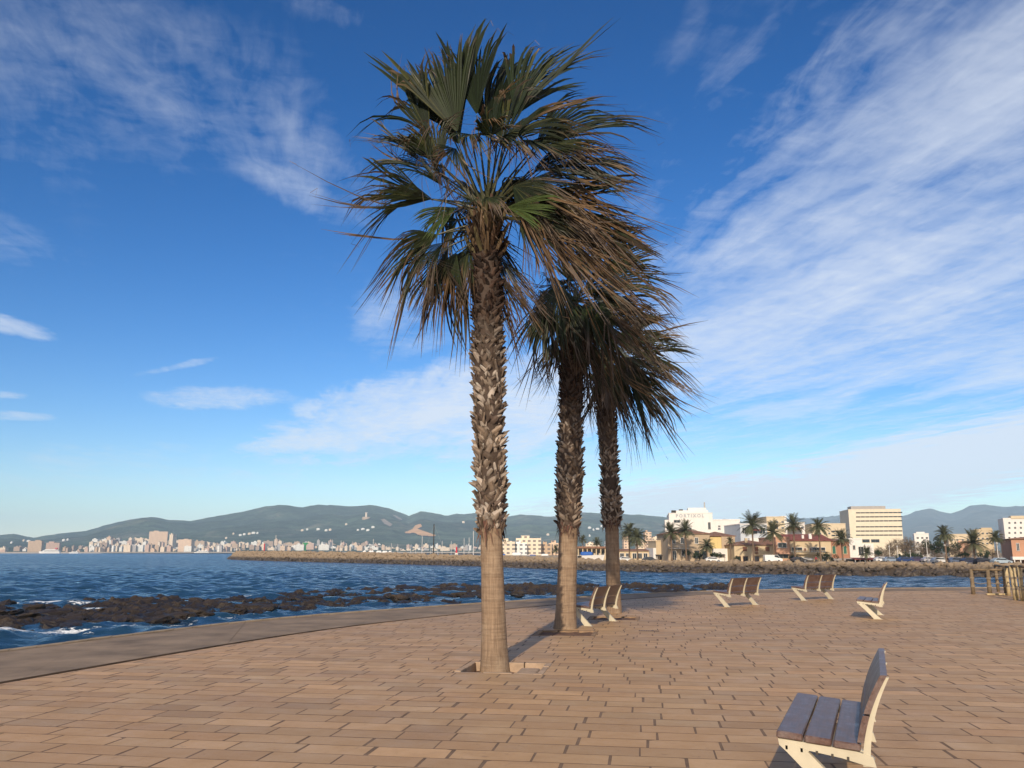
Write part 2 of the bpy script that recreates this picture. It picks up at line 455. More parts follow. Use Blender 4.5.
# boundary in paving axes is a single-valued curve v(u) to the east and u-limited in the west: use segments
segs = []
for a, b in zip(bl, bl[1:]):
    dx_, dy_ = b[0] - a[0], b[1] - a[1]; L = math.hypot(dx_, dy_)
    segs.append((a, b, (dy_ / L, -dx_ / L)))       # right of travel = landward
seg_a = np.array([s_[0] for s_ in segs]); seg_b = np.array([s_[1] for s_ in segs])
def near_segs(c):
    ab = seg_b - seg_a
    t = np.clip(((c[0] - seg_a[:, 0]) * ab[:, 0] + (c[1] - seg_a[:, 1]) * ab[:, 1]) / (ab ** 2).sum(1), 0, 1)
    q = seg_a + ab * t[:, None]
    d_ = np.hypot(q[:, 0] - c[0], q[:, 1] - c[1])
    return d_
SL_L, SL_W = 0.60, 0.31
pav = MB()
def stone(poly, z, tint):
    """one slab: flat top, small chamfer all round"""
    k = len(poly)
    if k < 3: return
    ar = 0.0; cx_ = cy_ = 0.0
    for i in range(k):
        x0, y0 = poly[i]; x1, y1 = poly[(i + 1) % k]
        ar += x0 * y1 - x1 * y0; cx_ += x0; cy_ += y0
    if abs(ar) < .004: return
    cx_ /= k; cy_ /= k
    vs = []
    tx, ty = random.gauss(0, .0008), random.gauss(0, .0008)
    for (x_, y_) in poly:
        d_ = math.hypot(x_ - cx_, y_ - cy_); s_ = max(0, 1 - .006 / max(d_, .01))
        p = to_world(cx_ + (x_ - cx_) * s_, cy_ + (y_ - cy_) * s_, z + tx * (x_ - cx_) + ty * (y_ - cy_)); vs.append(p)
    fs = [tuple(range(k))]
    pav.add(vs, fs, 0, tint)
UMIN, UMAX, VMIN, VMAX = -30.0, 46.0, -8.0, 48.0
row = 0
v0 = VMIN
while v0 < VMAX:
    random.seed(1000 + row)
    w_row = SL_W
    u0 = UMIN - random.random() * SL_L
    row_t = random.gauss(0, .085)
    while u0 < UMAX:
        L = SL_L * random.choice((1, 1, 1, 1, .82, 1.12))
        g = random.choice((.003, .004, .006, .009, .013)) * random.uniform(.7, 1.1)
        r = (u0 + g, u0 + L - g, v0 + .002 + random.random() * .005, v0 + w_row - .003)
        u0 += L
        c = ((r[0] + r[1]) / 2, (r[2] + r[3]) / 2)
        rects = [r]
        for (a0, a1, b0, b1) in PITS:
            nr = []
            for q in rects:
                if q[1] <= a0 or q[0] >= a1 or q[3] <= b0 or q[2] >= b1: nr.append(q); continue
                if q[0] < a0: nr.append((q[0], a0, q[2], q[3]))
                if q[1] > a1: nr.append((a1, q[1], q[2], q[3]))
                m0, m1 = max(q[0], a0), min(q[1], a1)
                if q[2] < b0: nr.append((m0, m1, q[2], b0))
                if q[3] > b1: nr.append((m0, m1, b1, q[3]))
            rects = nr
        dd = near_segs(c)
        i0 = int(dd.argmin())
        s_ = segs[i0]
        sd = (c[0] - s_[0][0]) * s_[2][0] + (c[1] - s_[0][1]) * s_[2][1]
        if dd[i0] > .75 and sd < 0: continue
        t = 1 + random.gauss(0, .075) + row_t
        hue = random.gauss(0, .03)
        tint = (min(.72, .545 * t * (1 + hue)), .342 * t, .160 * t * (1 - hue))
        if random.random() < .05: tint = tuple(x * .78 for x in tint)
        for q in rects:
            poly = [(q[0], q[2]), (q[1], q[2]), (q[1], q[3]), (q[0], q[3])]
            if dd[i0] <= .75:
                for j in np.nonzero(dd < .75)[0]: poly = clip_half(poly, segs[j][0], segs[j][2])
            if random.random() < .16 and len(poly) == 4 and (poly[1][0] - poly[0][0]) > .3:        # a chipped corner
                c_ = random.randrange(4); ca_, cb_ = random.uniform(.015, .06), random.uniform(.012, .04); x_, y_ = poly[c_]
                sx_, sy_ = (1, -1, -1, 1)[c_], (1, 1, -1, -1)[c_]
                e1, e2 = (x_ + sx_ * ca_, y_), (x_, y_ + sy_ * cb_)
                poly[c_:c_ + 1] = [e2, e1] if c_ in (0, 2) else [e1, e2]
            if random.random() < .035 and len(poly) == 4 and (poly[1][0] - poly[0][0]) > .3:      # a cracked slab
                t0_, t1_ = random.uniform(.25, .75), random.uniform(.25, .75); w_ = poly[1][0] - poly[0][0]
                a_, b_ = poly[0][0] + w_ * t0_, poly[0][0] + w_ * t1_; e_ = .004
                stone([poly[0], (a_ - e_, poly[0][1]), (b_ - e_, poly[2][1]), poly[3]], random.gauss(0, .0004), tint)
                stone([(a_ + e_, poly[0][1]), poly[1], poly[2], (b_ + e_, poly[2][1])], random.gauss(0, .0004), tuple(x * .94 for x in tint)); continue
            stone([(x_ + random.gauss(0, .0016), y_ + random.gauss(0, .0013)) for x_, y_ in poly], random.gauss(0, .0004), tint)
    v0 += w_row; row += 1
paving = structure(pav.build('promenade_paving', M['paving']))

# bed under the slabs (with the pits left open), channel, concrete path and kerb, sea wall
from mathutils.geometry import delaunay_2d_cdt
def sheet_with_holes(outline, holes, z):
    pts = []; edges = []
    for loop in [outline] + holes:
        o = len(pts); k = len(loop)
        pts += [Vector((p[0], p[1])) for p in loop]; edges += [(o + i, o + (i + 1) % k) for i in range(k)]
    vs, _, fs, *_ = delaunay_2d_cdt(pts, edges, [], 1, 1e-4)
    keep = []
    for f in fs:
        c = sum((vs[i] for i in f), Vector((0, 0))) / len(f); uv = to_local(Vector((c.x, c.y, 0)))
        if not any(a0 < uv[0] < a1 and b0 < uv[1] < b1 for (a0, a1, b0, b1) in PITS): keep.append(f)
    return [(p.x, p.y, z) for p in vs], keep
outl = [tuple(p[:2]) for p in inner] + [(90, inner[-1].y), (90, -40), (inner[0].x, -40)]
holes = [[tuple(to_world(a, b)[:2]) for a, b in ((a0, b0), (a1, b0), (a1, b1), (a0, b1))] for (a0, a1, b0, b1) in PITS]
mb = MB(); vs, fs = sheet_with_holes(outl, holes, -.0016)
mb.add(vs, fs)
bed = structure(mb.build('promenade_bed', M['joint']))
def strip(mb, A, B, za, zb, mi=0):
    k = len(A)
    vs = [(p.x, p.y, za) for p in A] + [(p.x, p.y, zb) for p in B]
    mb.add(vs, [(i, i + 1, k + i + 1, k + i) for i in range(k - 1)], mi)
def resample(pl, k):
    L = [0.0]
    for a, b in zip(pl, pl[1:]): L.append(L[-1] + (b - a).length)
    r = []
    for t in np.linspace(0, L[-1], k):
        i = min(int(np.searchsorted(L, t, 'right')) - 1, len(pl) - 2); r.append(pl[i].lerp(pl[i + 1], (t - L[i]) / max(1e-6, L[i + 1] - L[i])))
    return r
mb = MB()
strip(mb, inner, inner, -.002, -.17); strip(mb, inner, chan, -.17, -.165); strip(mb, chan, chan, -.165, .0)
structure(mb.build('drain_channel', M['joint']))
K = 90
cA, cB = resample(chan, K), resample(outer, K)
kin = [b + (a - b).normalized() * min(.28, (a - b).length * .3) for a, b in zip(cA, cB)]
mb = MB(); strip(mb, cA, kin, -.012, -.012)
structure(mb.build('path_bed', M['joint']))
mb = MB()
for q in range(K - 1):
    a0_, a1_, b0_, b1_ = cA[q], cA[q + 1], kin[q], kin[q + 1]; e_ = .006 / max(.1, (a1_ - a0_).length) if q % 2 == 0 else 0; z_ = random.gauss(0, .0015) if q % 2 == 0 else z_
    mb.add([(*a0_.lerp(a1_, e_)[:2], z_), (*a1_[:2], z_), (*b1_[:2], z_), (*b0_.lerp(b1_, e_)[:2], z_)], [(0, 1, 2, 3)])
structure(mb.build('concrete_path', M['concrete']))
mb = MB()
kin2 = [a.lerp(b, .08) for a, b in zip(kin, cB)]; kout = [b.lerp(a, .08) for a, b in zip(kin, cB)]
for q in range(K - 1):
    sub = 2
    for w_ in range(sub):
        t0, t1 = (w_ + .008) / sub, (w_ + .992) / sub; dz_ = random.gauss(0, .003)
        pts = [[l[q].lerp(l[q + 1], t) for t in (t0, t1)] for l in (kin, kin2, kout, cB)]
        vs = []
        for (pa, pb), z in zip(pts, (.012, .024, .024, .012)): vs += [(pa.x, pa.y, z + dz_), (pb.x, pb.y, z + dz_)]
        vs += [(pts[0][0].x, pts[0][0].y, -.02), (pts[0][1].x, pts[0][1].y, -.02)]
        mb.add(vs, [(8, 9, 1, 0), (0, 1, 3, 2), (2, 3, 5, 4), (4, 5, 7, 6)])
structure(mb.build('edge_kerb', M['kerbstone']))
mb = MB(); strip(mb, cB, cB, .012, -5.0)
structure(mb.build('sea_wall_face', M['concrete']))

# ------------------------------------------------------------------ sea
reef_poly_px = [(-260, 634), (0, 631), (60, 629.5), (130, 627), (182, 621), (250, 615), (334, 609.4), (430, 603.4), (480, 600.3), (560, 595.5), (640, 592.5), (720, 590.0), (760, 588.6), (745, 587.6), (640, 586.2), (560, 585.8), (480, 586.5), (400, 588.5), (330, 591.5), (250, 595.5), (150, 599), (60, 604), (0, 606), (-260, 608)]
reef_poly = [gnd(x, y, SEA) for x, y in reef_poly_px]
rp = np.array([(p.x, p.y) for p in reef_poly])
def inside_dist(X, Y):
    """signed distance to the reef outline, positive inside"""
    X = np.asarray(X); Y = np.asarray(Y)
    ins = np.zeros(X.shape, bool); dmin = np.full(X.shape, 1e9)
    for i in range(len(rp)):
        x0, y0 = rp[i]; x1, y1 = rp[(i + 1) % len(rp)]
        cond = ((y0 > Y) != (y1 > Y)) & (X < (x1 - x0) * (Y - y0) / (y1 - y0 + 1e-12) + x0)
        ins ^= cond
        t = np.clip(((X - x0) * (x1 - x0) + (Y - y0) * (y1 - y0)) / ((x1 - x0) ** 2 + (y1 - y0) ** 2), 0, 1)
        dmin = np.minimum(dmin, np.hypot(X - x0 - t * (x1 - x0), Y - y0 - t * (y1 - y0)))
    return np.where(ins, dmin, -dmin)
r_in = 6 * 1.009 ** np.arange(0, 460)
r_in = r_in[r_in < 330]
r_out = r_in[-1] * 1.09 ** np.arange(1, 52)
rr = np.concatenate([[0.5], r_in, r_out])
ang = np.concatenate([np.linspace(-50, 48, 420), np.linspace(58, 300, 25)])
A, RR = np.meshgrid(np.radians(ang), rr)
X = np.sin(A) * RR; Y = np.cos(A) * RR; Z = np.zeros_like(X)
wr = np.random.default_rng(3)
for k in range(46):
    lam = 1.1 * (12.0 / 1.1) ** wr.random(); th = R_(200) + wr.normal(0, .55)
    amp = .0060 * lam ** .85 * (0.8 + .5 * wr.random()); ph = wr.random() * 6.28
    w_ = np.sin((X * np.sin(th) + Y * np.cos(th)) * 6.283 / lam + ph + .6 * np.sin(X * .11 + k) )
    Z += amp * (w_ + .35 * w_ * np.abs(w_))
fade = np.clip((340 - RR) / 160, 0, 1)
Z *= fade
inside = inside_dist(X, Y)
foam = np.clip(1 - np.abs(inside + 1.0) / 7.0, 0, 1) * np.clip((95 - RR) / 25, .15, 1) * np.clip(.28 - X * .020, .18, 1.0)
# a breaking swell off the western end of the reef
for (px, py, a_, b_, hgt) in ((35, 605, 7, 1.6, .45), (-4, 641, .9, 1.0, .5), (245, 597.5, 4, .9, .2), (75, 612, 5, 2.0, .0), (30, 622, 4, 2.0, 0), (100, 623, 3, 1.0, 0), (80, 606, 3, 1.2, .3)):
    c = gnd(px, py, SEA)
    e = np.exp(-(((X - c.x) / a_) ** 2 + ((Y - c.y) / b_) ** 2))
    Z += hgt * e; foam = np.maximum(foam, e * .95)
nr_, nc_ = X.shape
verts = np.stack([X, Y, Z + SEA], -1).reshape(-1, 3)
i, j = np.meshgrid(np.arange(nr_ - 1), np.arange(nc_), indexing='ij')
jn = (j + 1) % nc_
faces = np.stack([i * nc_ + j, i * nc_ + jn, (i + 1) * nc_ + jn, (i + 1) * nc_ + j], -1).reshape(-1, 4)
me = bpy.data.meshes.new('sea')
me.vertices.add(len(verts)); me.vertices.foreach_set('co', verts.astype(np.float32).ravel())
me.loops.add(faces.size); me.loops.foreach_set('vertex_index', faces[:, ::-1].astype(np.int32).ravel())
me.polygons.add(len(faces)); me.polygons.foreach_set('loop_start', np.arange(0, faces.size, 4, dtype=np.int32))
me.update(calc_edges=True)
me.polygons.foreach_set('use_smooth', [True] * len(me.polygons))
fa = me.attributes.new('foam', 'FLOAT', 'POINT'); fa.data.foreach_set('value', foam.astype(np.float32).ravel())
me.materials.append(M['sea'])
sea = bpy.data.objects.new('sea', me); S.collection.objects.link(sea); structure(sea)

# ------------------------------------------------------------------ reef
gx = np.arange(rp[:, 0].min(), rp[:, 0].max(), .22)
x0b, x1b = rp[:, 0].min(), min(rp[:, 0].max(), 56)
nxg, nyg = 400, 420
reef = MB()
GX, GY = np.meshgrid(np.linspace(max(x0b, -58), x1b, nxg), np.linspace(42, 165, nyg))
D = inside_dist(GX, GY)
rz = np.full(GX.shape, -3.0)
idx = np.argwhere(D > -2.5)
for (a_, b_) in idx:
    x_, y_ = float(GX[a_, b_]), float(GY[a_, b_])
    h = fbm(x_ * .16, y_ * .16, 1.3, 6) * .50 + abs(fbm(x_ * .55, y_ * .55, 4.0, 5)) * .60 + fbm(x_ * 1.9, y_ * 1.9, 8.0, 3) * .16 - .27
    ch = abs(fbm(x_ * .085 + 9, y_ * .07, 2.0, 4))
    h -= 1.0 * max(0, .16 - ch) / .16                         # channels of water run through it
    e = min(1, max(-1, float(D[a_, b_]) / 3.5))
    rz[a_, b_] = SEA + h * 1.0 + .22 * e + (0 if e > 0 else e * 1.2) + (.12 if x_ > -6 else 0)
ok = (D > -2.2)
vid = -np.ones(GX.shape, int); k = 0; vs = []
for (a_, b_) in np.argwhere(ok):
    vid[a_, b_] = k; k += 1; vs.append((GX[a_, b_], GY[a_, b_], rz[a_, b_]))
fs = []
for a_ in range(nyg - 1):
    for b_ in range(nxg - 1):
        q = (vid[a_, b_], vid[a_, b_ + 1], vid[a_ + 1, b_ + 1], vid[a_ + 1, b_])
        if min(q) >= 0 and max(vs[t][2] for t in q) > SEA - .5: fs.append(tuple(int(t) for t in q))
reef.add(vs, fs)
structure(reef.build('reef', M['reef'], smooth=False))

def rock_mesh(name, seed, m, flat=.6, det=2):
    import bmesh
    bm = bmesh.new(); bmesh.ops.create_icosphere(bm, subdivisions=det, radius=1.0)
    for v_ in bm.verts:
        p = v_.co
        k = 1 + .38 * fbm(p.x * 1.1 + seed * 3.7, p.y * 1.1, p.z * 1.1 + seed, 4)
        q = p * k
        k2 = 1 + .12 * fbm(p.x * 3.1 + seed, p.y * 3.1, p.z * 3.1, 3); q = q * k2
        # blocky: push towards a cube
        mx = max(abs(q.x), abs(q.y), abs(q.z)); q = q.lerp(q / mx * q.length * .82, .35)
        v_.co = Vector((q.x, q.y, q.z * flat))
    me = bpy.data.meshes.new(name); bm.to_mesh(me); bm.free(); me.materials.append(m)
    return me
reef_rocks = [rock_mesh('reef_rock', s_, M['reef'], .42, 3) for s_ in range(5)]
random.seed(21)
cnt = 0
while cnt < 130:
    px, py = random.uniform(-20, 560), random.uniform(587, 629)
    p = gnd(px, py, SEA)
    if float(inside_dist(np.array([p.x]), np.array([p.y]))[0]) < .6: continue
    o = bpy.data.objects.new('reef_rock', random.choice(reef_rocks)); S.collection.objects.link(o)
    s_ = random.uniform(.35, 1.05)
    o.location = (p.x, p.y, SEA + random.uniform(-.02, .14)); o.scale = (s_ * random.uniform(1, 1.7), s_, s_ * random.uniform(.7, 1.2))
    o.rotation_euler = (random.gauss(0, .12), random.gauss(0, .12), random.uniform(0, 6.28))
    tag(o, 'dark brown weathered rock standing out of the water along the reef', 'rock', 'rocks of the reef beside the promenade')
    cnt += 1

# ------------------------------------------------------------------ breakwater, shore
# waterline of the far rock mound, near to far
WL_PX = [(1500, 579.5), (1240, 578.6), (1100, 578), (1024, 577.6), (960, 577), (900, 576.4), (830, 575.2), (760, 574.0), (700, 573.0), (640, 572.0), (580, 570.2), (530, 568.4), (480, 566.4), (430, 564.9), (380, 563.6), (330, 562.4), (280, 561.2), (245, 560.2), (228, 559.4)]
WL = [gnd(x, y, SEA) for x, y in WL_PX]
WL = resample(WL, 150)
CREST = GZ + .22
crest = []; back = []
def crest_z(p): return CREST + interp(math.degrees(math.atan2(p.x, p.y)), [-20, -14, -5, 2, 8], [2.7, 2.3, 1.1, .4, 0])
for i_, p in enumerate(WL):
    t = (WL[min(i_ + 1, len(WL) - 1)] - WL[max(i_ - 1, 0)]).normalized(); nn = Vector((t.y, -t.x, 0))     # landward / away from the near water
    if nn.y < 0: nn = -nn
    crest.append(p + nn * 4.6); back.append(p + nn * 18)
mb = MB()
strip(mb, WL, WL, SEA - .8, SEA)
for A_, B_, za_, zb_ in ((WL, crest, None, -.3), (crest, back, -.3, -.2), (back, back, -.2, None)):
    k_ = len(A_); fa = lambda p, z: (p.x, p.y, (SEA - .6) if z is None else crest_z(p) + z)
    mb.add([fa(p, za_) for p in A_] + [fa(p, zb_) for p in B_], [(i_, i_ + 1, k_ + i_ + 1, k_ + i_) for i_ in range(k_ - 1)])
structure(mb.build('breakwater', M['boulder']))
bmesh_ = [rock_mesh('breakwater_boulder', 30 + s_, M['boulder'], .8, 2) for s_ in range(6)]
random.seed(5)
spots = []
Lw = [0.0]
for a, b in zip(WL, WL[1:]): Lw.append(Lw[-1] + (b - a).length)
pos_ = 0.0
while pos_ < Lw[-1]:
    i_ = min(int(np.searchsorted(Lw, pos_, 'right')) - 1, len(WL) - 2); t = (pos_ - Lw[i_]) / (Lw[i_ + 1] - Lw[i_])
    a, c = WL[i_].lerp(WL[i_ + 1], t), crest[i_].lerp(crest[i_ + 1], t)
    dist = a.y
    for q in range(5):
        f = random.uniform(-.06, 1.25); s_ = random.uniform(.40, .95) * (1 if dist < 340 else 1.25)
        p = a.lerp(c, f) + (WL[i_ + 1] - WL[i_]).normalized() * random.uniform(-.5, .5)
        p.z = lerp(SEA - .15, crest_z(a) - .15, min(1, f)) + random.uniform(-.12, .18)
        spots.append((p, s_))
    pos_ += .72 if dist < 340 else 1.1
def in_frame(p):
    v_ = p - Vector((0, 0, CAM_H)); zc = v_.y * cp + v_.z * sp
    return zc > 0 and abs(v_.x / zc * F) < 512
vis = [s_ for s_ in spots if in_frame(s_[0]) and s_[0].z > SEA]
vis.sort(key=lambda s_: -s_[1] / s_[0].length)
solo = set(id(s_) for s_ in vis[:300])
rest = MB(); rp_ = [[(v_.co.copy()) for v_ in m_.vertices] for m_ in bmesh_]; rf_ = [[tuple(p.vertices) for p in m_.polygons] for m_ in bmesh_]
for s_ in spots:
    k = random.randrange(6); rotm = Matrix.Rotation(random.uniform(0, 6.28), 4, 'Z') @ Matrix.Rotation(random.gauss(0, .4), 4, 'X')
    sc = (s_[1] * random.uniform(.9, 1.5), s_[1], s_[1] * random.uniform(.7, 1.1))
    if id(s_) in solo:
        o = bpy.data.objects.new('boulder', bmesh_[k]); S.collection.objects.link(o); o.location = s_[0]; o.scale = sc; o.rotation_euler = rotm.to_euler()
        tag(o, 'rough tan and dark stained boulder heaped in the breakwater across the water', 'boulder', 'boulders of the breakwater')
    else:
        Mx = Matrix.Translation(s_[0]) @ rotm @ Matrix.Diagonal((*sc, 1))
        rest.add([Mx @ p for p in rp_[k]], rf_[k])
tag(rest.build('breakwater_rocks', M['boulder']), 'distant run of smaller looking rocks along the breakwater', 'rocks', None, None, ) if False else tag(rest.build('breakwater_rocks', M['boulder']), kind='stuff')

# shore behind the eastern half of the mound, out to the mountains
k0 = max(i_ for i_ in range(len(WL)) if in_frame(WL[i_]) and (WL[i_].x / WL[i_].y) > -.02)
land = [tuple(p[:2]) for p in crest[:k0]] + [(back[k0].x, back[k0].y), (13.5, 440), (17, 710), (-5, 1300), (-150, 1900), (-1400, 2880), (-4500, 3000), (-9000, 6000), (-9000, 15000), (15000, 15000), (15000, 300)]
vs, fs = sheet_with_holes(land, [], GZ - .02)
mb = MB(); mb.add(vs, fs); structure(mb.build('shore_ground', M['shore']))
M['asphalt'] = mat('road_asphalt', (.09, .085, .08), .9, .3, .5, coord='World')
M['quay'] = mat('quay_wall_stone', (.34, .30, .25), .9, .3, .8, .3, 5, coord='World')

# ------------------------------------------------------------------ hills
SIL = [(-900, 545), (-500, 542), (-300, 538), (-150, 531), (-60, 534), (-20, 537), (0, 535), (12, 534), (24, 536.5), (33, 538), (45, 535.5), (60, 533.5), (85, 531), (100, 526), (115, 522.5), (130, 519), (150, 517), (165, 520), (190, 521), (215, 516), (240, 512), (265, 506), (280, 505), (300, 507.5), (318, 504.5), (345, 507), (370, 505), (390, 509), (408, 516), (420, 511.5), (433, 513), (445, 516), (480, 514), (505, 518), (530, 515), (550, 517), (565, 515), (580, 512), (600, 513.5), (620, 514), (640, 515), (665, 517), (700, 524), (740, 531), (800, 538), (900, 546), (1000, 549), (1600, 550)]
SIL2 = [(500, 540), (600, 524), (660, 518), (690, 517), (720, 520), (760, 523), (800, 520), (830, 517), (845, 515), (870, 519), (903, 517), (920, 512), (935, 510), (955, 513.5), (965, 511), (975, 507), (990, 505), (1010, 507), (1030, 506), (1080, 500), (1150, 508), (1250, 515), (1400, 530), (1600, 545)]
def sil(px, T): return interp(px, [t[0] for t in T], [t[1] for t in T]) + .55 * fbm(px * .11, 3.0, 1.0, 4)
H0, H1 = 2900.0, 6200.0
def hill_z(px, Yd, T=SIL, h0=H0, h1=H1, e=1.55):
    r = ray(px, 552.0); X_ = r.x / r.y * Yd
    t = min(1.25, max(0, (Yd - h0) / (h1 - h0)))
    top = at(px, sil(px, T), h1).z
    prof = t ** e if t <= 1 else 1 - (t - 1) * .8
    nz = fbm(X_ * .0011, Yd * .0011, 5.0, 6)
    amp = 1 - math.exp(-((t - 1) / .10) ** 2) if t < 1.1 else 1
    return max(0, top * prof * (1 + .38 * nz * amp * min(1, t * 2.5))) + (2.0 if t > 0 else 0)
def hills(name, T, h0, h1, px0, px1, m, step, e):
    pxs = np.arange(px0, px1, step); Ys = h0 + (h1 - h0) * np.linspace(0, 1.25, 90)
    mb = MB(); vs = []
    for Yd in Ys:
        for px in pxs:
            r = ray(px, 552.0); vs.append((r.x / r.y * Yd, Yd, hill_z(px, Yd, T, h0, h1, e) - (3 if Yd == Ys[0] else 0)))
    w = len(pxs)
    mb.add(vs, [(j_ * w + i_, j_ * w + i_ + 1, (j_ + 1) * w + i_ + 1, (j_ + 1) * w + i_) for j_ in range(len(Ys) - 1) for i_ in range(w - 1)])
    return structure(mb.build(name, m, None, True))
mb = MB(); hp = [(ray(x, 552).x / ray(x, 552).y * 2870, 2870) for x in range(-200, 540, 20)]
strip(mb, [Vector((x, y, 0)) for x, y in hp], [Vector((x, y, 0)) for x, y in hp], SEA - 1, 1.6); strip(mb, [Vector((x, y, 0)) for x, y in hp], [Vector((x, y + 70, 0)) for x, y in hp], 1.6, 1.8)
structure(mb.build('harbour_front', M['quay']))
hills('hills', SIL, H0, H1, -900, 1600, M['hills'], 4, 1.55)
hills('mountains', SIL2, 5200, 9800, 480, 1600, M['mountains'], 5, 1.3)

# ------------------------------------------------------------------ building helpers
def wall_mat(name, col, far=False, var=.12):
    m, n, b, out = new_mat(name)
    tc = n.add('ShaderNodeTexCoord').outputs['Object']
    x, y, z = n.sep(tc)
    f = n.rng(n.noise(tc, .35 if not far else .05, 6, .65), .3, .7)
    st = n.rng(n.noise(n.xyz(n.m('MULTIPLY', x, 1.4), n.m('MULTIPLY', y, 1.4), n.m('MULTIPLY', z, .12)), 1.0, 5, .6), .5, .75, 0, .35)
    c = n.mix(f, tuple(q * (1 - var) for q in col), col)
    c = n.mix(st, c, tuple(q * .72 for q in col))
    if far:                                               # rows of windows and balconies, two pixels each
        h = n.m('ADD', x, y)
        wz = n.m('FRACT', n.m('DIVIDE', z, 3.3)); wx = n.m('FRACT', n.m('DIVIDE', h, 4.4))
        win = n.m('MULTIPLY', n.m('MULTIPLY', n.m('GREATER_THAN', wz, .32), n.m('LESS_THAN', wz, .80)), n.m('MULTIPLY', n.m('GREATER_THAN', wx, .25), n.m('LESS_THAN', wx, .80)))
        nz = n.add('ShaderNodeNewGeometry').outputs['Normal']; nn = n.sep(nz)[2]
        win = n.m('MULTIPLY', win, n.m('LESS_THAN', n.m('ABSOLUTE', nn), .5))
        c = n.mix(n.m('MULTIPLY', win, .8), c, (.10, .10, .11))
    n.put(b.inputs['Base Color'], c); b.inputs['Roughness'].default_value = .9; b.inputs['Specular IOR Level'].default_value = .15
    return m
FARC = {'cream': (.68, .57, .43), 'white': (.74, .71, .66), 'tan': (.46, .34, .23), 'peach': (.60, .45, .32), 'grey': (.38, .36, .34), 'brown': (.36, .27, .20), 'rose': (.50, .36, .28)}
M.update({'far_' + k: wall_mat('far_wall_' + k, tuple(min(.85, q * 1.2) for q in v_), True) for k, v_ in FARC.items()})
WC = {'white': (.78, .75, .70), 'stone': (.46, .36, .25), 'cream': (.60, .48, .31), 'yellow': (.68, .53, .24), 'salmon': (.56, .33, .22), 'bluewhite': (.52, .56, .60), 'ochre': (.66, .55, .38), 'rust': (.38, .19, .12), 'shade': (.40, .37, .34), 'brick': (.50, .28, .18), 'office': (.74, .66, .50)}
M.update({k + '_wall': wall_mat(k + '_wall', v_) for k, v_ in WC.items()})
M['glass'] = mat('window_glass', (.030, .036, .042), .15, .3, 2, spec=.6)
M['frame_white'] = mat('window_frame', (.62, .60, .56), .6, .1)
M['shutter_brown'] = mat('shutter_brown', (.20, .085, .045), .7, .2, 5)
M['shutter_green'] = mat('shutter_green', (.03, .13, .09), .7, .2, 5)
M['tile_brown'] = mat('roof_tile_brown', (.25, .135, .085), .9, .4, 1.2, .5, 8)
M['tile_red'] = mat('roof_tile_red', (.23, .075, .055), .9, .4, 1.2, .5, 8)
M['slab_grey'] = mat('roof_slab', (.40, .38, .35), .9, .2, 1)
M['awning_red'] = mat('awning_red', (.20, .055, .045), .8, .2, 2)
M['navy'] = mat('navy_canvas', (.025, .035, .07), .8, .3, 2)
M['dark'] = mat('dark_shade', (.05, .045, .04), .9, .3, 2)
M['sign_grey'] = mat('sign_letters', (.36, .38, .40), .7, .1)
M['pole'] = mat('pole_grey', (.42, .41, .39), .5, .15, 4)

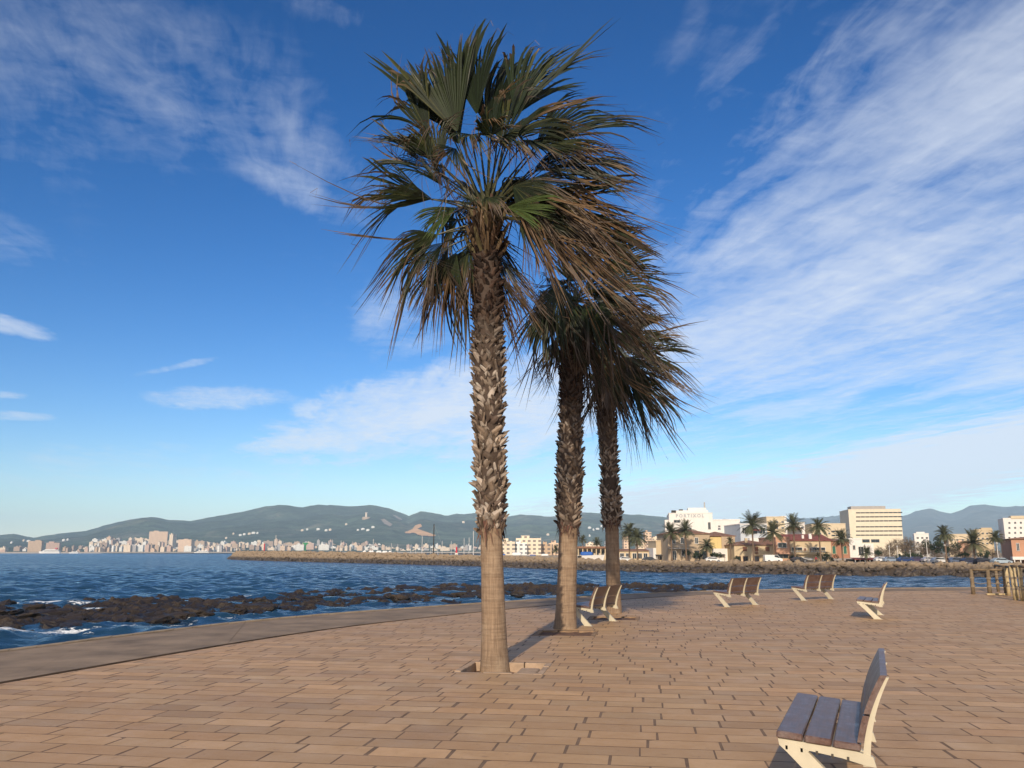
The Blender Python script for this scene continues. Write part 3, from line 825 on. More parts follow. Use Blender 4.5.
class House:
    """front on the plane y=0 (facing the viewer), local x to the east, z up from the ground"""
    def __init__(s, name, label, cat, px0, px1, pyb, Y, depth, group=None, zb=GZ, rot=0.0):
        if px0 > 900: rot = -24
        Y = Y * KD; depth = depth * KD; s.rot = rot
        a, b = at(px0, pyb, Y), at(px1, pyb, Y)
        s.x0, s.Y, s.w, s.depth, s.zb = a.x, Y, b.x - a.x, depth, zb
        s.root = empty(name, (a.x, Y, zb), R_(rot)); bq = math.atan2((a.x + b.x) / 2, Y); s.root.scale[0] = math.cos(bq) / math.cos(bq + R_(rot)); tag(s.root, label, cat, group)
    def X(s, px, py=545): return at(px, py, s.Y).x - s.x0
    def Z(s, py): return at(700, py, s.Y).z - s.zb
    def block(s, px0, px1, pyt, m, pyb=None, y0=0, dep=None, name='wall', parent=None, ov=0.0):
        zb = 0 if pyb is None else s.Z(pyb); zt = s.Z(pyt); d_ = dep or s.depth
        mb = MB(); x0, x1 = s.X(px0), s.X(px1)
        mb.box(x0 - ov, x1 + ov, y0 - ov, y0 + d_ + ov, zb, zt)
        return mb.build(name, m, parent or s.root)
    def parapet(s, px0, px1, pyt, m, y0=0, dep=None, h=.35):
        zt = s.Z(pyt); d_ = dep or s.depth; x0, x1 = s.X(px0), s.X(px1); mb = MB()
        mb.box(x0 - .12, x1 + .12, y0 - .12, y0 + .2, zt + .003, zt + h); mb.box(x0 - .12, x0 + .2, y0 + .203, y0 + d_, zt + .003, zt + h); mb.box(x1 - .2, x1 + .12, y0 + .203, y0 + d_, zt + .003, zt + h)
        return mb.build('parapet', m, s.root)
    def hip(s, px0, px1, pye, pyr, m, y0=0, dep=None, ov=.45, gable=False):
        zt, zr = s.Z(pye), s.Z(pyr); d_ = dep or s.depth; x0, x1 = s.X(px0) - ov, s.X(px1) + ov; y0 -= ov; y1 = y0 + d_ + 2 * ov
        rl = min((x1 - x0) / 2, (y1 - y0) / 2) * (0 if gable else .95); ym = (y0 + y1) / 2
        mb = MB(); t = .16
        mb.add([(x0, y0, zt + .004), (x1, y0, zt + .004), (x1, y1, zt + .004), (x0, y1, zt + .004), (x0, y0, zt + t), (x1, y0, zt + t), (x1, y1, zt + t), (x0, y1, zt + t), (x0 + rl, ym, zr), (x1 - rl, ym, zr)],
               [(3, 2, 1, 0), (0, 1, 5, 4), (1, 2, 6, 5), (2, 3, 7, 6), (3, 0, 4, 7), (4, 5, 9, 8), (6, 7, 8, 9), (5, 6, 9), (7, 4, 8)])
        ro = mb.build('roof', m, s.root)
        return ro
    def chimney(s, roof, px, py, y, m, w=.35, h=1.0):
        MB().box(s.X(px) - w, s.X(px) + w, y - w, y + w, s.Z(py) - .6, s.Z(py) + h).build('chimney', m, roof)
    def win(s, px, py, w, h, y=0, m='glass', frame='frame_white', name='window', sill=True, units='px'):
        k = s.Y / F * 1.0
        W_, H_ = w * k, h * k; x, z = s.X(px, py), s.Z(py); f = min(.12, W_ * .14)
        mb = MB()
        mb.box(x - W_ / 2 - f, x - W_ / 2, y - .08, y - .002, z - H_ / 2, z + H_ / 2 + f); mb.box(x + W_ / 2, x + W_ / 2 + f, y - .08, y - .002, z - H_ / 2, z + H_ / 2 + f)
        mb.box(x - W_ / 2, x + W_ / 2, y - .08, y - .002, z + H_ / 2, z + H_ / 2 + f)
        if sill: mb.box(x - W_ / 2 - f * 1.6, x + W_ / 2 + f * 1.6, y - .16, y - .002, z - H_ / 2 - f, z - H_ / 2 - .003)
        o = mb.build(name, M[frame], s.root)
        mb = MB(); mb.box(x - W_ / 2, x + W_ / 2, y - .03, y - .003, z - H_ / 2, z + H_ / 2)
        if m == 'glass': mb.box(x - .03, x + .03, y - .05, y - .0305, z - H_ / 2, z + H_ / 2, 1)
        mb.build('pane' if m == 'glass' else 'shutter', [M[m], M[frame]], o)
        return o
    def balcony(s, px0, px1, py, out_=1.2, m='frame_white', h=.95):
        x0, x1, z = s.X(px0), s.X(px1), s.Z(py); mb = MB(); mb.box(x0, x1, -out_, -.003, z - .18, z)
        mb.box(x0, x1, -out_, -out_ + .06, z + h - .08, z + h)
        for q in range(int((x1 - x0) / .35) + 1):
            xx = min(x0 + q * .35, x1 - .04); mb.box(xx, xx + .04, -out_ + .01, -out_ + .05, z + .002, z + h - .083)
        return mb.build('balcony', M[m], s.root)
    def lean_to(s, px0, px1, py, out_, m, drop=.5, name='awning', posts=0, pm='pole'):
        x0, x1, z = s.X(px0), s.X(px1), s.Z(py); mb = MB()
        mb.add([(x0, -.01, z), (x1, -.01, z), (x1, -out_, z - drop), (x0, -out_, z - drop), (x0, -.01, z - .1), (x1, -.01, z - .1), (x1, -out_, z - drop - .25), (x0, -out_, z - drop - .25)],
               [(0, 3, 2, 1), (3, 7, 6, 2), (4, 5, 6, 7), (0, 4, 7, 3), (1, 2, 6, 5), (0, 1, 5, 4)])
        o = mb.build(name, m, s.root)
        for q in range(posts):
            xx = lerp(x0 + .2, x1 - .2, q / max(1, posts - 1)); MB().box(xx - .07, xx + .07, -out_ + .05, -out_ + .19, 0, z - drop - .26).build('post', M[pm], s.root)
        return o

# --- hip roofed stone villa
h = House('stone_villa', 'two storey stone villa with brown hip roof, balcony and arched dark door', 'house', 668, 694, 561, 148, 11)
h.block(668, 710, 534, M['stone_wall']); h.hip(668, 710, 534, 527.5, M['tile_brown'])
for px in (674, 682.2, 696.5): h.win(px, 540.6, 2.8, 5.4)
h.win(674.5, 555.5, 3, 8.5, name='door', sill=False); h.win(684, 553, 4, 6); h.win(697, 554.5, 4, 7, frame='dark'); h.win(705, 555, 4, 7, frame='dark')
h.balcony(669, 688, 548.2)
h = House('yellow_walled_house', 'stone house with a bright yellow wall panel beside the hip roofed villa', 'house', 710.5, 734, 561, 152, 11)
h.block(710.5, 721.5, 537, M['yellow_wall']); h.block(721.5, 735, 536.5, M['stone_wall'], y0=-.3, dep=11.3); h.hip(710.5, 735, 536.4, 531, M['tile_brown'])
h.win(728.7, 541, 2.6, 5); h.block(711, 734, 548.6, M['white_wall'], y0=-2.2, dep=2.0, name='garden_wing')
h.lean_to(699, 722, 553.5, 3.6, M['dark'], .3, 'pergola', 5)
# --- white hotel
h = House('white_hotel', 'large white flat roofed hotel block with grey letters near its roof line', 'hotel', 670, 713, 560, 205, 20, rot=-9)
h.block(670, 713.6, 513.5, M['white_wall']); h.block(677.6, 710, 510.4, M['white_wall'], 513.4, 2, 16, 'penthouse'); h.block(690, 708.5, 507.4, M['white_wall'], 510.3, 5, 9, 'penthouse'); h.block(665.8, 669.8, 519.6, M['white_wall'], None, 3, 14)
h.block(713.8, 741, 520.3, M['white_wall'], None, 2, 24, 'wing'); h.parapet(713.8, 741, 520.3, M['white_wall'], 2, 24); h.parapet(670, 713.6, 513.5, M['white_wall'], h=.25)
h.block(673, 677.5, 510.0, M['dark'], 513.2, 3, 4, 'lift_housing'); h.block(681, 685, 508.7, M['dark'], 510.2, 6, 3, 'lift_housing')
h.win(677, 521.4, 6, 2.6); h.win(668, 524.5, 2.5, 4); h.win(709.2, 526, 2.2, 6.5, frame='shade_wall' if False else 'pole'); h.win(731, 526.3, 4.6, 1.5); h.win(719, 526.5, 2.0, 1.4); h.win(690, 529, 3, 2.4)
mb = MB(); mb.tube([(h.X(707.5), 8, h.Z(507)), (h.X(707.5), 8, h.Z(501.5))], .28, 6); mb.build('roof_mast', M['pole'], h.root)
fc = bpy.data.curves.new('sign', 'FONT'); fc.body = 'PORTIXOL'; fc.size = 3.0 * 205 * KD / F * 1.45; fc.extrude = .05; fc.align_x = 'CENTER'; fc.offset = .05; fc.space_character = 1.45
fo = bpy.data.objects.new('sign_tmp', fc); S.collection.objects.link(fo)
bpy.context.view_layer.update()
sm = bpy.data.meshes.new_from_object(fo.evaluated_get(bpy.context.evaluated_depsgraph_get())); bpy.data.objects.remove(fo)
sm.materials.clear(); sm.materials.append(M['sign_grey'])
so = bpy.data.objects.new('sign_letters', sm); S.collection.objects.link(so); so.parent = h.root; so.location = (h.X(691), -.08, h.Z(517.4)); so.rotation_euler = (R_(90), 0, 0)
# --- blue-white modern block
h = House('glazed_villa', 'pale blue modern block with wide dark glazing between two palms', 'house', 741, 768, 560, 186, 14)
h.block(741, 768, 524.5, M['bluewhite_wall']); h.parapet(741, 768, 524.5, M['white_wall'])
h.win(744.2, 530.5, 3.6, 5.8); h.win(753, 531, 8, 5.5); h.win(762.5, 530.6, 5, 5.6); h.block(748, 770, 538, M['white_wall'], None, -2.5, 2.3, 'terrace'); h.lean_to(746, 760, 529, 2, M['awning_red'], .4)
# --- brown tiled cream house
h = House('tiled_house', 'low cream house with brown tiled roof and brown wooden shutters', 'house', 734, 776, 562, 146, 9)
h.block(734, 775.6, 545.5, M['cream_wall']); ro = h.hip(734, 775.6, 545.4, 539.8, M['tile_brown'], gable=False); h.chimney(ro, 749, 541.5, 3, M['cream_wall'])
for px in (744.8, 767.4): h.win(px, 549, 4.2, 4.6, m='shutter_brown', frame='cream_wall')
h.win(756.4, 550.5, 3.6, 7.6, m='shutter_brown', frame='cream_wall', name='door')
for px in (738.5, 745.5, 756.8, 767.5): h.win(px, 559, 4.2, 4.6, frame='shutter_brown')
h.balcony(753, 761, 554.6, .8, 'cream_wall')
# --- salmon house
h = House('salmon_house', 'narrow salmon pink house with a bowed dark window', 'house', 776, 789.8, 562, 145, 10)
h.block(776, 789.8, 538, M['salmon_wall']); h.parapet(776, 789.8, 538, M['salmon_wall'])
h.win(782.2, 545.3, 8, 4.4); h.win(783, 555.8, 10, 4.6, frame='cream_wall'); h.lean_to(777, 789, 552.8, 1.4, M['salmon_wall'], .1, 'canopy')
# --- red roof house
h = House('red_roofed_house', 'long cream house with dark red tiled roof and two verandas', 'house', 790, 831, 562, 147, 10)
h.block(790, 831, 541, M['cream_wall']); ro = h.hip(790, 831, 540.9, 533.6, M['tile_red'], gable=True); h.chimney(ro, 813, 537, 2, M['white_wall'], .4); h.chimney(ro, 806, 537, 2.4, M['white_wall'], .3, .6)
for px, w in ((797, 10), (814, 5), (821, 8)): h.win(px, 549.6, w, 4)
for px in (805, 811): h.win(px, 549.8, 2.4, 3, m='shutter_brown')
h.balcony(791, 829, 553.6, 1.3, 'cream_wall'); h.win(802, 559.4, 10, 3.8, m='frame_white' if False else 'glass'); h.lean_to(798, 810, 557.5, 2.2, M['frame_white'], .5)
h.win(793.5, 559.5, 5, 4.5, frame='dark'); h.win(823, 559, 6, 4)
# --- blocks behind
def back_block(name, label, px0, px1, pyt, pyb, Y, depth, wm, rows, cols, w=1.6, hh=1.3, cat='building', par=True):
    h = House(name, label, cat, px0, px1, pyb, Y, depth); h.block(px0, px1, pyt, M[wm])
    if par: h.parapet(px0, px1, pyt, M[wm], h=.4 * Y / 200)
    for r_ in rows:
        for q in range(cols): h.win(lerp(px0, px1, (q + .6) / (cols + .2)), r_, w, hh, sill=False)
    return h
h = back_block('cream_flats', 'cream block of flats rising behind the salmon pink house', 768, 786, 517.5, 560, 215, 16, 'ochre_wall', (522, 528), 3, 2.2, 1.8)
h.block(784, 789, 515.8, M['white_wall'], None, 1, 6, 'stair_tower')
h = back_block('white_flats', 'white stepped flats above the red tiled roof', 787, 806, 523, 560, 225, 14, 'white_wall', (527.5,), 3, 2.4, 1.6)
h.hip(785, 800, 529.5, 526.8, M['tile_brown'], -5, 5)
back_block('ochre_flats', 'ochre flats behind the eastern end of the red tiled roof', 813, 832, 525, 560, 228, 14, 'ochre_wall', (528.6, 533.5), 4, 1.8, 1.5)
h = back_block('banded_block', 'low cream office wing with dark window bands next to the tall slab', 820, 847, 524.3, 560, 330, 26, 'ochre_wall', (), 1, par=True)
for r_ in (531.5, 535.6): 
    for q in range(5): h.win(826 + q * 3.8, r_, 3.0, 1.3, sill=False, frame='dark')
# --- the office slab
h = House('office_slab', 'tall cream office slab with six dark strips of windows', 'office building', 851, 902.5, 548, 430, 24, rot=-11)
h.block(851, 903.5, 510, M['office_wall']); h.parapet(851, 903.5, 510, M['office_wall'], h=.6); h.block(855, 890, 506.0, M['shade_wall'], 509.5, 5, 15, 'penthouse')
for r_ in (513.0, 517.1, 521.2, 527.0, 531.2, 535.3):
    for q in range(10): h.win(858.2 + q * 4.62, r_, 4.0, 1.0, frame='dark', sill=False)
h.win(866, 541, 7, 3, frame='shade_wall', sill=False); h.win(875.3, 541, 8, 3, frame='shade_wall', sill=False)
# --- rust coloured and white houses, restaurant
h = House('rust_house', 'rust orange house with tall green shutters under a brown roof', 'house', 829, 849, 561, 150, 10)
h.block(829, 849, 541.2, M['rust_wall']); h.hip(829, 849, 541.1, 537.8, M['tile_brown'])
for px in (834, 845): h.win(px, 550, 3, 7.2, m='shutter_green', frame='cream_wall')
h.lean_to(829, 849, 558.2, 3, M['shade_wall'], .4, 'canopy', 4)
h = House('white_house', 'white two storey house between the rust orange house and a palm', 'house', 849.4, 874, 561, 153, 10)
h.block(849.4, 862, 539.4, M['white_wall']); h.block(862, 874, 543.5, M['white_wall'], None, .4, 9.5); h.parapet(849.4, 862, 539.4, M['white_wall'])
h.win(854, 547.5, 2.2, 4); h.win(861, 551, 4.6, 8, name='door'); h.win(868, 551, 3, 5)
h = House('quay_restaurant', 'low quayside restaurant under a dull red awning with white arches', 'restaurant', 851, 884, 562, 143, 5)
h.block(851, 884, 559.2, M['dark'], None, 0, 4.5); h.lean_to(849, 884, 557.6, 3.2, M['awning_red'], .35, 'awning', 8, 'frame_white'); h.block(856, 871, 562.2, M['white_wall'], None, -3.3, .12, 'screen'); h.block(872, 883, 562.4, M['white_wall'], None, -3.3, .12, 'screen')
# --- right hand blocks
h = back_block('white_villa', 'white cubic villa on its own beyond the bare trees', 915, 929.6, 534.3, 556, 300, 18, 'white_wall', (538, 542.6), 3, 2, 1.6); h.block(917.5, 926, 531.8, M['white_wall'], 534.2, 3, 8, 'penthouse')
h = back_block('pale_terrace_flats', 'pale flats with an orange setback behind the drooping palm', 949, 971, 535, 556, 320, 22, 'ochre_wall', (540, 546), 4, 1.8, 1.5)
h.block(958, 969, 541, M['salmon_wall'], None, -3, 2.8, 'setback')
h = back_block('stepped_flats', 'cream stepped flats between the bushy palm and the tall white tower', 976, 994, 530.3, 556, 340, 20, 'cream_wall', (533.6, 538.6, 543.6), 4, 1.8, 1.5); h.block(983, 993.6, 527.8, M['cream_wall'], 530.2, 1, 14, 'penthouse')
h = back_block('white_tower_flats', 'tallest white block of flats at the edge of the view', 1006, 1030, 519, 556, 330, 18, 'white_wall', (523, 528, 533, 538), 4, 1.8, 1.8); h.block(1014, 1030, 516, M['ochre_wall'], 518.9, -.5, 12, 'penthouse')
h = House('brick_cafe', 'orange brick cafe with white eaves and a dark navy awning', 'cafe', 1011.5, 1052, 564, 118, 12)
h.block(1011.5, 1052, 539.3, M['brick_wall']); h.hip(1011.5, 1052, 539.2, 536.4, M['tile_brown']); h.win(1018, 547, 2.4, 7)
h.block(1009, 1052, 556.6, M['white_wall'], 559.6, -4, 3.9, 'porch_roof'); h.block(1011, 1052, 565, M['navy'], None, -.5, .4, 'screen')
for px in (1010, 1016, 1024, 1033): h.block(px, px + 1.2, 559.8, M['frame_white'], None, -3.9, .2, 'post')

# --- marina side, left of the villa
h = House('pavilion_cafe', 'flat roofed waterside pavilion with a row of pale columns', 'pavilion', 572, 607, 557, 170, 8)
h.block(574, 606, 548.4, M['cream_wall'], None, 2.5, 5); h.block(571.5, 608, 546.4, M['tile_brown'], 548.3, -1, 9, 'roof')
for q in range(8): h.block(573 + q * 4.5, 574 + q * 4.5, 548.4, M['cream_wall'], None, -.6, .3, 'column')
for q in range(6): h.win(577 + q * 5.2, 552.5, 3.4, 4.4, y=2.5)
h = House('long_shed', 'long low shed with dark openings and brown roof behind paired palms', 'shed', 618, 656, 560, 160, 8)
h.block(618, 652, 551.2, M['cream_wall']); h.hip(617, 653, 551.1, 548.8, M['tile_brown'], gable=True)
for px in (622, 628, 634.5, 640, 645.5): h.win(px, 556, 3.6, 5, frame='frame_white', sill=False)
h = House('small_villa', 'small cream villa with a roof terrace next to the stone villa', 'house', 653, 668, 561, 155, 9)
h.block(656, 668, 541.5, M['cream_wall']); h.block(653, 656, 548, M['white_wall']); h.parapet(656, 668, 541.5, M['cream_wall']); h.win(664, 548, 4, 3.5); h.win(662, 557, 4, 5); h.lean_to(655, 667, 554.5, 2.5, M['dark'], .3, 'canopy', 3)
spec = [(500, 515, 541, 'cream'), (513, 527, 543, 'white'), (516, 541, 538.2, 'cream'), (526, 537, 546, 'white'), (541, 552, 544, 'tan'), (549, 562, 543, 'peach'), (606, 614, 541, 'white'), (624, 630, 536, 'peach'), (645.5, 652, 532, 'peach'), (637, 646, 540, 'cream'), (652, 662, 538, 'cream'), (560, 575, 544, 'cream'), (586, 600, 543.5, 'cream')]
ml = ['cream block of flats just past the tallest palm trunk', 'white flats at the marina with a stepped top', 'broad cream block, highest of the marina front', 'low white boathouse in front of the broad cream block', 'tan block behind the marina close to the middle palm trunk', 'peach block partly behind the middle palm trunk',
      'slim white block beside the furthest palm trunk', 'peach tower seen through the paired palms', 'tall peach tower between the paired palms and the hotel', 'low cream block at the foot of the peach tower', 'cream house with stepped roof under the hills next to the hotel', 'cream block right of the middle palm trunk behind a pavilion', 'cream block above the pavilion roof']
ml[11] = 'cream block between the middle trunk and the pavilion'
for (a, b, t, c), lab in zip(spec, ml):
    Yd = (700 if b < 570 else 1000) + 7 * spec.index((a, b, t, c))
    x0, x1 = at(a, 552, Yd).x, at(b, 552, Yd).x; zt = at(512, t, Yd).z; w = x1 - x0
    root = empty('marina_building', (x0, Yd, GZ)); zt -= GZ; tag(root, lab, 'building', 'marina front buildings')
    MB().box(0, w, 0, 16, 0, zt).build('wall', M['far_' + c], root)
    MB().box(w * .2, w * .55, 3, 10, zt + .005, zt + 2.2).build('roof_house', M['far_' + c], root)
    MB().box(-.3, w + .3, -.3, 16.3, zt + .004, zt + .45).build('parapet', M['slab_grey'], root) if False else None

# --- distant city round the bay
random.seed(77)
city = []
def city_block(px, py_top, w_px, Yd, c, lab, group='city blocks across the bay', roof=True, base_z=None, nm='city_building'):
    r = ray(px, 552.0); x = r.x / r.y * Yd; w = w_px * Yd / F; zt = at(px, py_top, Yd).z
    zb = hill_z(px, Yd) - 6 if base_z is None else base_z
    if zt - zb < 8: zt = zb + 8
    mb = MB(); d_ = random.uniform(14, 26)
    mb.box(-w / 2, w / 2, 0, d_, 0, zt - zb)
    if roof:
        a = random.uniform(-.35, 0); b = a + random.uniform(.2, .4); mb.box(w * a, w * b, 3, 10, zt - zb + .02, zt - zb + random.uniform(2, 5))
    o = mb.build(nm, M['far_' + c], None, loc=(x, Yd, zb), rz=random.uniform(-.25, .25)); tag(o, lab, 'building', group)
    city.append(o); return o
def clab(c, sz, zone): return f'{sz} {c} city building on the far shore {zone}'
top_env = [(0, 548), (20, 546), (40, 547), (85, 545), (92, 539), (110, 538), (120, 540), (150, 538.5), (172, 541), (188, 541), (205, 542.5), (228, 542), (240, 544), (262, 541.5), (285, 540), (300, 542), (322, 541), (345, 543), (372, 543), (400, 546), (430, 543.5), (455, 544.5), (480, 545), (520, 546)]
n_c = 0
zones = [(110, 'west of the ferry terminal'), (235, 'on the open bay'), (330, 'behind the long breakwater'), (420, 'below the castle hill'), (520, 'below the quarry scar')]
zones[0] = (92, 'near the white ferry')
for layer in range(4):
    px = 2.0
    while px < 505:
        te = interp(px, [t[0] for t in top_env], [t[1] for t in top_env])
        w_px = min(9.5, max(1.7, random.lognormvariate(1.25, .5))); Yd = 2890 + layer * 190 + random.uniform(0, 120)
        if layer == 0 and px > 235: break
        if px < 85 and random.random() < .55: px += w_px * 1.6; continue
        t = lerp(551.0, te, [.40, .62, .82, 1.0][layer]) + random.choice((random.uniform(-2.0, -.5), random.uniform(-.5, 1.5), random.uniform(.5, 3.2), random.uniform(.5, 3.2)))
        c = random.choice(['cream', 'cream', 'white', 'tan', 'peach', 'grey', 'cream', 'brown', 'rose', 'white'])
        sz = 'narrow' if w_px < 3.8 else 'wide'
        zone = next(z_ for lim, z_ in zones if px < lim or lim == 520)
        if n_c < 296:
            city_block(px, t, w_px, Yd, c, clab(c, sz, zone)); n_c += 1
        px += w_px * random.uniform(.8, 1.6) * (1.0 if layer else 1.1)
city_block(157, 531.5, 17, 3200, 'peach', 'biggest slab standing over the other city blocks', None); city_block(170, 534.5, 4, 3190, 'cream', 'tall cream tower at the end of the biggest slab', None)
city_block(34, 541, 13, 2960, 'tan', 'broad tan block behind the white ferry', None); city_block(52, 542.8, 12, 3050, 'rose', 'rose coloured terminal roofline above the white ferry', None)
city_block(184, 539.5, 13, 2950, 'peach', 'broad peach block on the bay between the big slab and the breakwater tip', None)
# villas scattered on the slopes
vil = [(62, 541.0), (66, 540.6), (10, 543.5), (22, 541.4), (27, 542.0), (232, 534.6), (239, 536), (243, 535.2), (248, 534.6), (252, 533.8), (256, 534.0), (301, 531.2), (306, 530.3), (317, 530), (325, 531.2), (329, 530.6), (345, 525.2), (357, 531), (362, 530), (367, 531), (372, 528), (590, 528.6), (594, 530.5), (598, 529.8), (602, 527), (604, 529.6), (590, 536.6), (548, 535.5), (418, 535), (463, 523), (225, 539)]
VILL_TONES = ['white', 'white', 'cream', 'white', 'cream']
for k, (px, py) in enumerate(vil):
    lo_, hi_ = H0 + 60, H1
    for _ in range(30):
        md = (lo_ + hi_) / 2
        z = hill_z(px, md); r = ray(px, py); zz = CAM_H + r.z / r.y * md
        if z > zz: hi_ = md
        else: lo_ = md
    Yd = lo_; w = random.uniform(1.2, 3.4); c = random.choice(VILL_TONES)
    zone = 'above the western harbour' if px < 100 else 'over the long breakwater' if px < 280 else 'on the castle hill' if px < 380 else 'high behind the marina'
    z0_ = hill_z(px, Yd) - 12; zt = CAM_H + ray(px, py - 1.3).z / ray(px, py - 1.3).y * Yd
    mb = MB(); W_ = w * Yd / F; mb.box(-W_ / 2, W_ / 2, 0, 12, 0, zt - z0_)
    mb.add([(-W_ / 2 - 1, -1, zt - z0_), (W_ / 2 + 1, -1, zt - z0_), (W_ / 2 + 1, 13, zt - z0_), (-W_ / 2 - 1, 13, zt - z0_), (-W_ / 4, 6, zt - z0_ + 4), (W_ / 4, 6, zt - z0_ + 4)], [(0, 1, 5, 4), (2, 3, 4, 5), (1, 2, 5), (3, 0, 4)])
    o = mb.build('hillside_villa', M['far_' + c], None, loc=(ray(px, 552).x / ray(px, 552).y * Yd, Yd, z0_)); tag(o, f'small {c} villa on the wooded slope {zone}', 'villa', 'villas on the hillside')
def on_hill(px, py):
    lo_, hi_ = H0 + 60, H1
    for _ in range(30):
        md = (lo_ + hi_) / 2; r = ray(px, py)
        if hill_z(px, md) > CAM_H + r.z / r.y * md: hi_ = md
        else: lo_ = md
    r = ray(px, 552.0); return Vector((r.x / r.y * lo_, lo_, hill_z(px, lo_)))
p = on_hill(365, 518.5); root = empty('hill_castle', p); tag(root, 'round tan castle with a tall keep on the hilltop', 'castle')
k = p.y / F
mb = MB(); mb.tube([(0, 0, -20), (0, 0, 1.5 * k)], 4.0 * k, 20); mb.build('wall', M['far_tan'], root)
mb = MB(); mb.tube([(0, 0, 1.4 * k), (0, 0, 5.4 * k)], 1.0 * k, 14); mb.tube([(0, 0, 5.4 * k), (0, 0, 5.9 * k)], 1.25 * k, 14); mb.build('keep', M['far_cream'], root)
# quarry scar and bare rock on the slope: patches laid on the terrain
M['quarry'] = mat('quarry_rock', (.62, .36, .17), 1.0, .25, .01, spec=0, coord='World')
M['scree'] = mat('bare_rock', (.30, .25, .20), 1.0, .3, .01, spec=0, coord='World')
def patch(name, poly, m):
    """terrain skin following the hill inside a pixel outline"""
    xs = [p[0] for p in poly]; ys = [p[1] for p in poly]; mb = MB(); st_x, st_y = .7, .5; ix = {}; vs = []; fs = []
    def ins(x, y):
        c_ = False
        for i_ in range(len(poly)):
            (x0, y0), (x1, y1) = poly[i_], poly[(i_ + 1) % len(poly)]
            if (y0 > y) != (y1 > y) and x < (x1 - x0) * (y - y0) / (y1 - y0) + x0: c_ = not c_
        return c_
    nx_, ny_ = int((max(xs) - min(xs)) / st_x) + 2, int((max(ys) - min(ys)) / st_y) + 2
    def vtx(i_, j_):
        if (i_, j_) not in ix:
            p = on_hill(min(xs) + i_ * st_x, min(ys) + j_ * st_y); ix[(i_, j_)] = len(vs); vs.append((p.x, p.y - 12, p.z + 9))
        return ix[(i_, j_)]
    for j_ in range(ny_):
        for i_ in range(nx_):
            if ins(min(xs) + (i_ + .5) * st_x, min(ys) + (j_ + .5) * st_y): fs.append((vtx(i_, j_), vtx(i_ + 1, j_), vtx(i_ + 1, j_ + 1), vtx(i_, j_ + 1)))
    mb.add(vs, fs); return structure(mb.build(name, m, None, True))
patch('quarry_terrain', [(404, 534), (412, 531), (415, 527), (420, 525.5), (422, 528), (417, 530.5), (424, 533), (436, 537), (434, 538.2), (420, 537.2), (414, 534.5), (406, 535.2)], M['quarry'])
patch('rocky_terrain', [(380, 521), (384, 520.5), (392, 526), (390, 528.4), (384, 525.5)], M['scree']); patch('rocky_terrain', [(392, 516), (396, 517), (402, 521), (399, 522)], M['scree'])

# --- ferries
M['ship_white'] = mat('ship_white', (.80, .79, .76), .5, .08, .05); M['ship_red'] = mat('ship_red', (.45, .04, .045), .5, .1, .1); M['ship_navy'] = mat('ship_navy', (.03, .05, .12), .5, .1, .1)
def hull(mb, L, Bm, H, mi=0, rake=.12, sheer=.12, n_=10):
    vs = []; fs = []
    for i_ in range(n_ + 1):
        t = i_ / n_; w = Bm / 2 * (1 - max(0, (t - .55) / .45) ** 2.2) * (1 if t > .06 else .86); x = L * (t - .5); sh = H * (1 + sheer * t * t * 1.6)
        xr = x + (rake * L * max(0, (t - .7) / .3) ** 2) * .5
        vs += [(x, -w * .55, -H * .25), (xr, -w, sh), (xr, w, sh), (x, w * .55, -H * .25)]
    for i_ in range(n_):
        o = i_ * 4
        for a_ in range(3): fs.append((o + a_, o + a_ + 1, o + 5 + a_, o + 4 + a_))
    fs += [(0, 3, 2, 1), (n_ * 4, n_ * 4 + 1, n_ * 4 + 2, n_ * 4 + 3)]
    mb.add(vs, fs, mi)
def ferry(px, w_px, label, fun, Yd=2800, rz=math.pi):
    r = ray(px, 552); x = r.x / r.y * Yd; L = w_px * Yd / F
    root = empty('ferry', (x, Yd, SEA), rz); tag(root, label, 'ferry', 'ferries in the harbour')
    mb = MB(); hull(mb, L, L * .17, L * .085); mb.build('hull', M['ship_white'], root)
    mb = MB()
    for q, (a_, b_) in enumerate(((-.46, .36), (-.44, .32), (-.40, .27), (-.30, .22))): mb.box(L * a_, L * b_, -L * .075, L * .075, L * (.09 + q * .028), L * (.116 + q * .028))
    mb.build('superstructure', M['ship_white'], root)
    mb = MB()
    for q in range(3): mb.box(L * -.42, L * .26, -L * .0762, -L * .0752, L * (.098 + q * .028), L * (.108 + q * .028)); mb.box(L * -.42, L * .26, L * .0752, L * .0762, L * (.098 + q * .028), L * (.108 + q * .028))
    mb.build('window', M['glass'], root)
    MB().bbox(-L * .36, -L * .24, -L * .035, L * .035, L * .20, L * .27, L * .008).build('funnel', M[fun], root)
ferry(50, 20, 'long white ferry moored under the rose coloured terminal', 'ship_red'); ferry(74, 9, 'short white ferry moored beside the city blocks', 'ship_white'); ferry(202, 14, 'low white motor yacht lying off the broad peach block', 'ship_white', 2700)
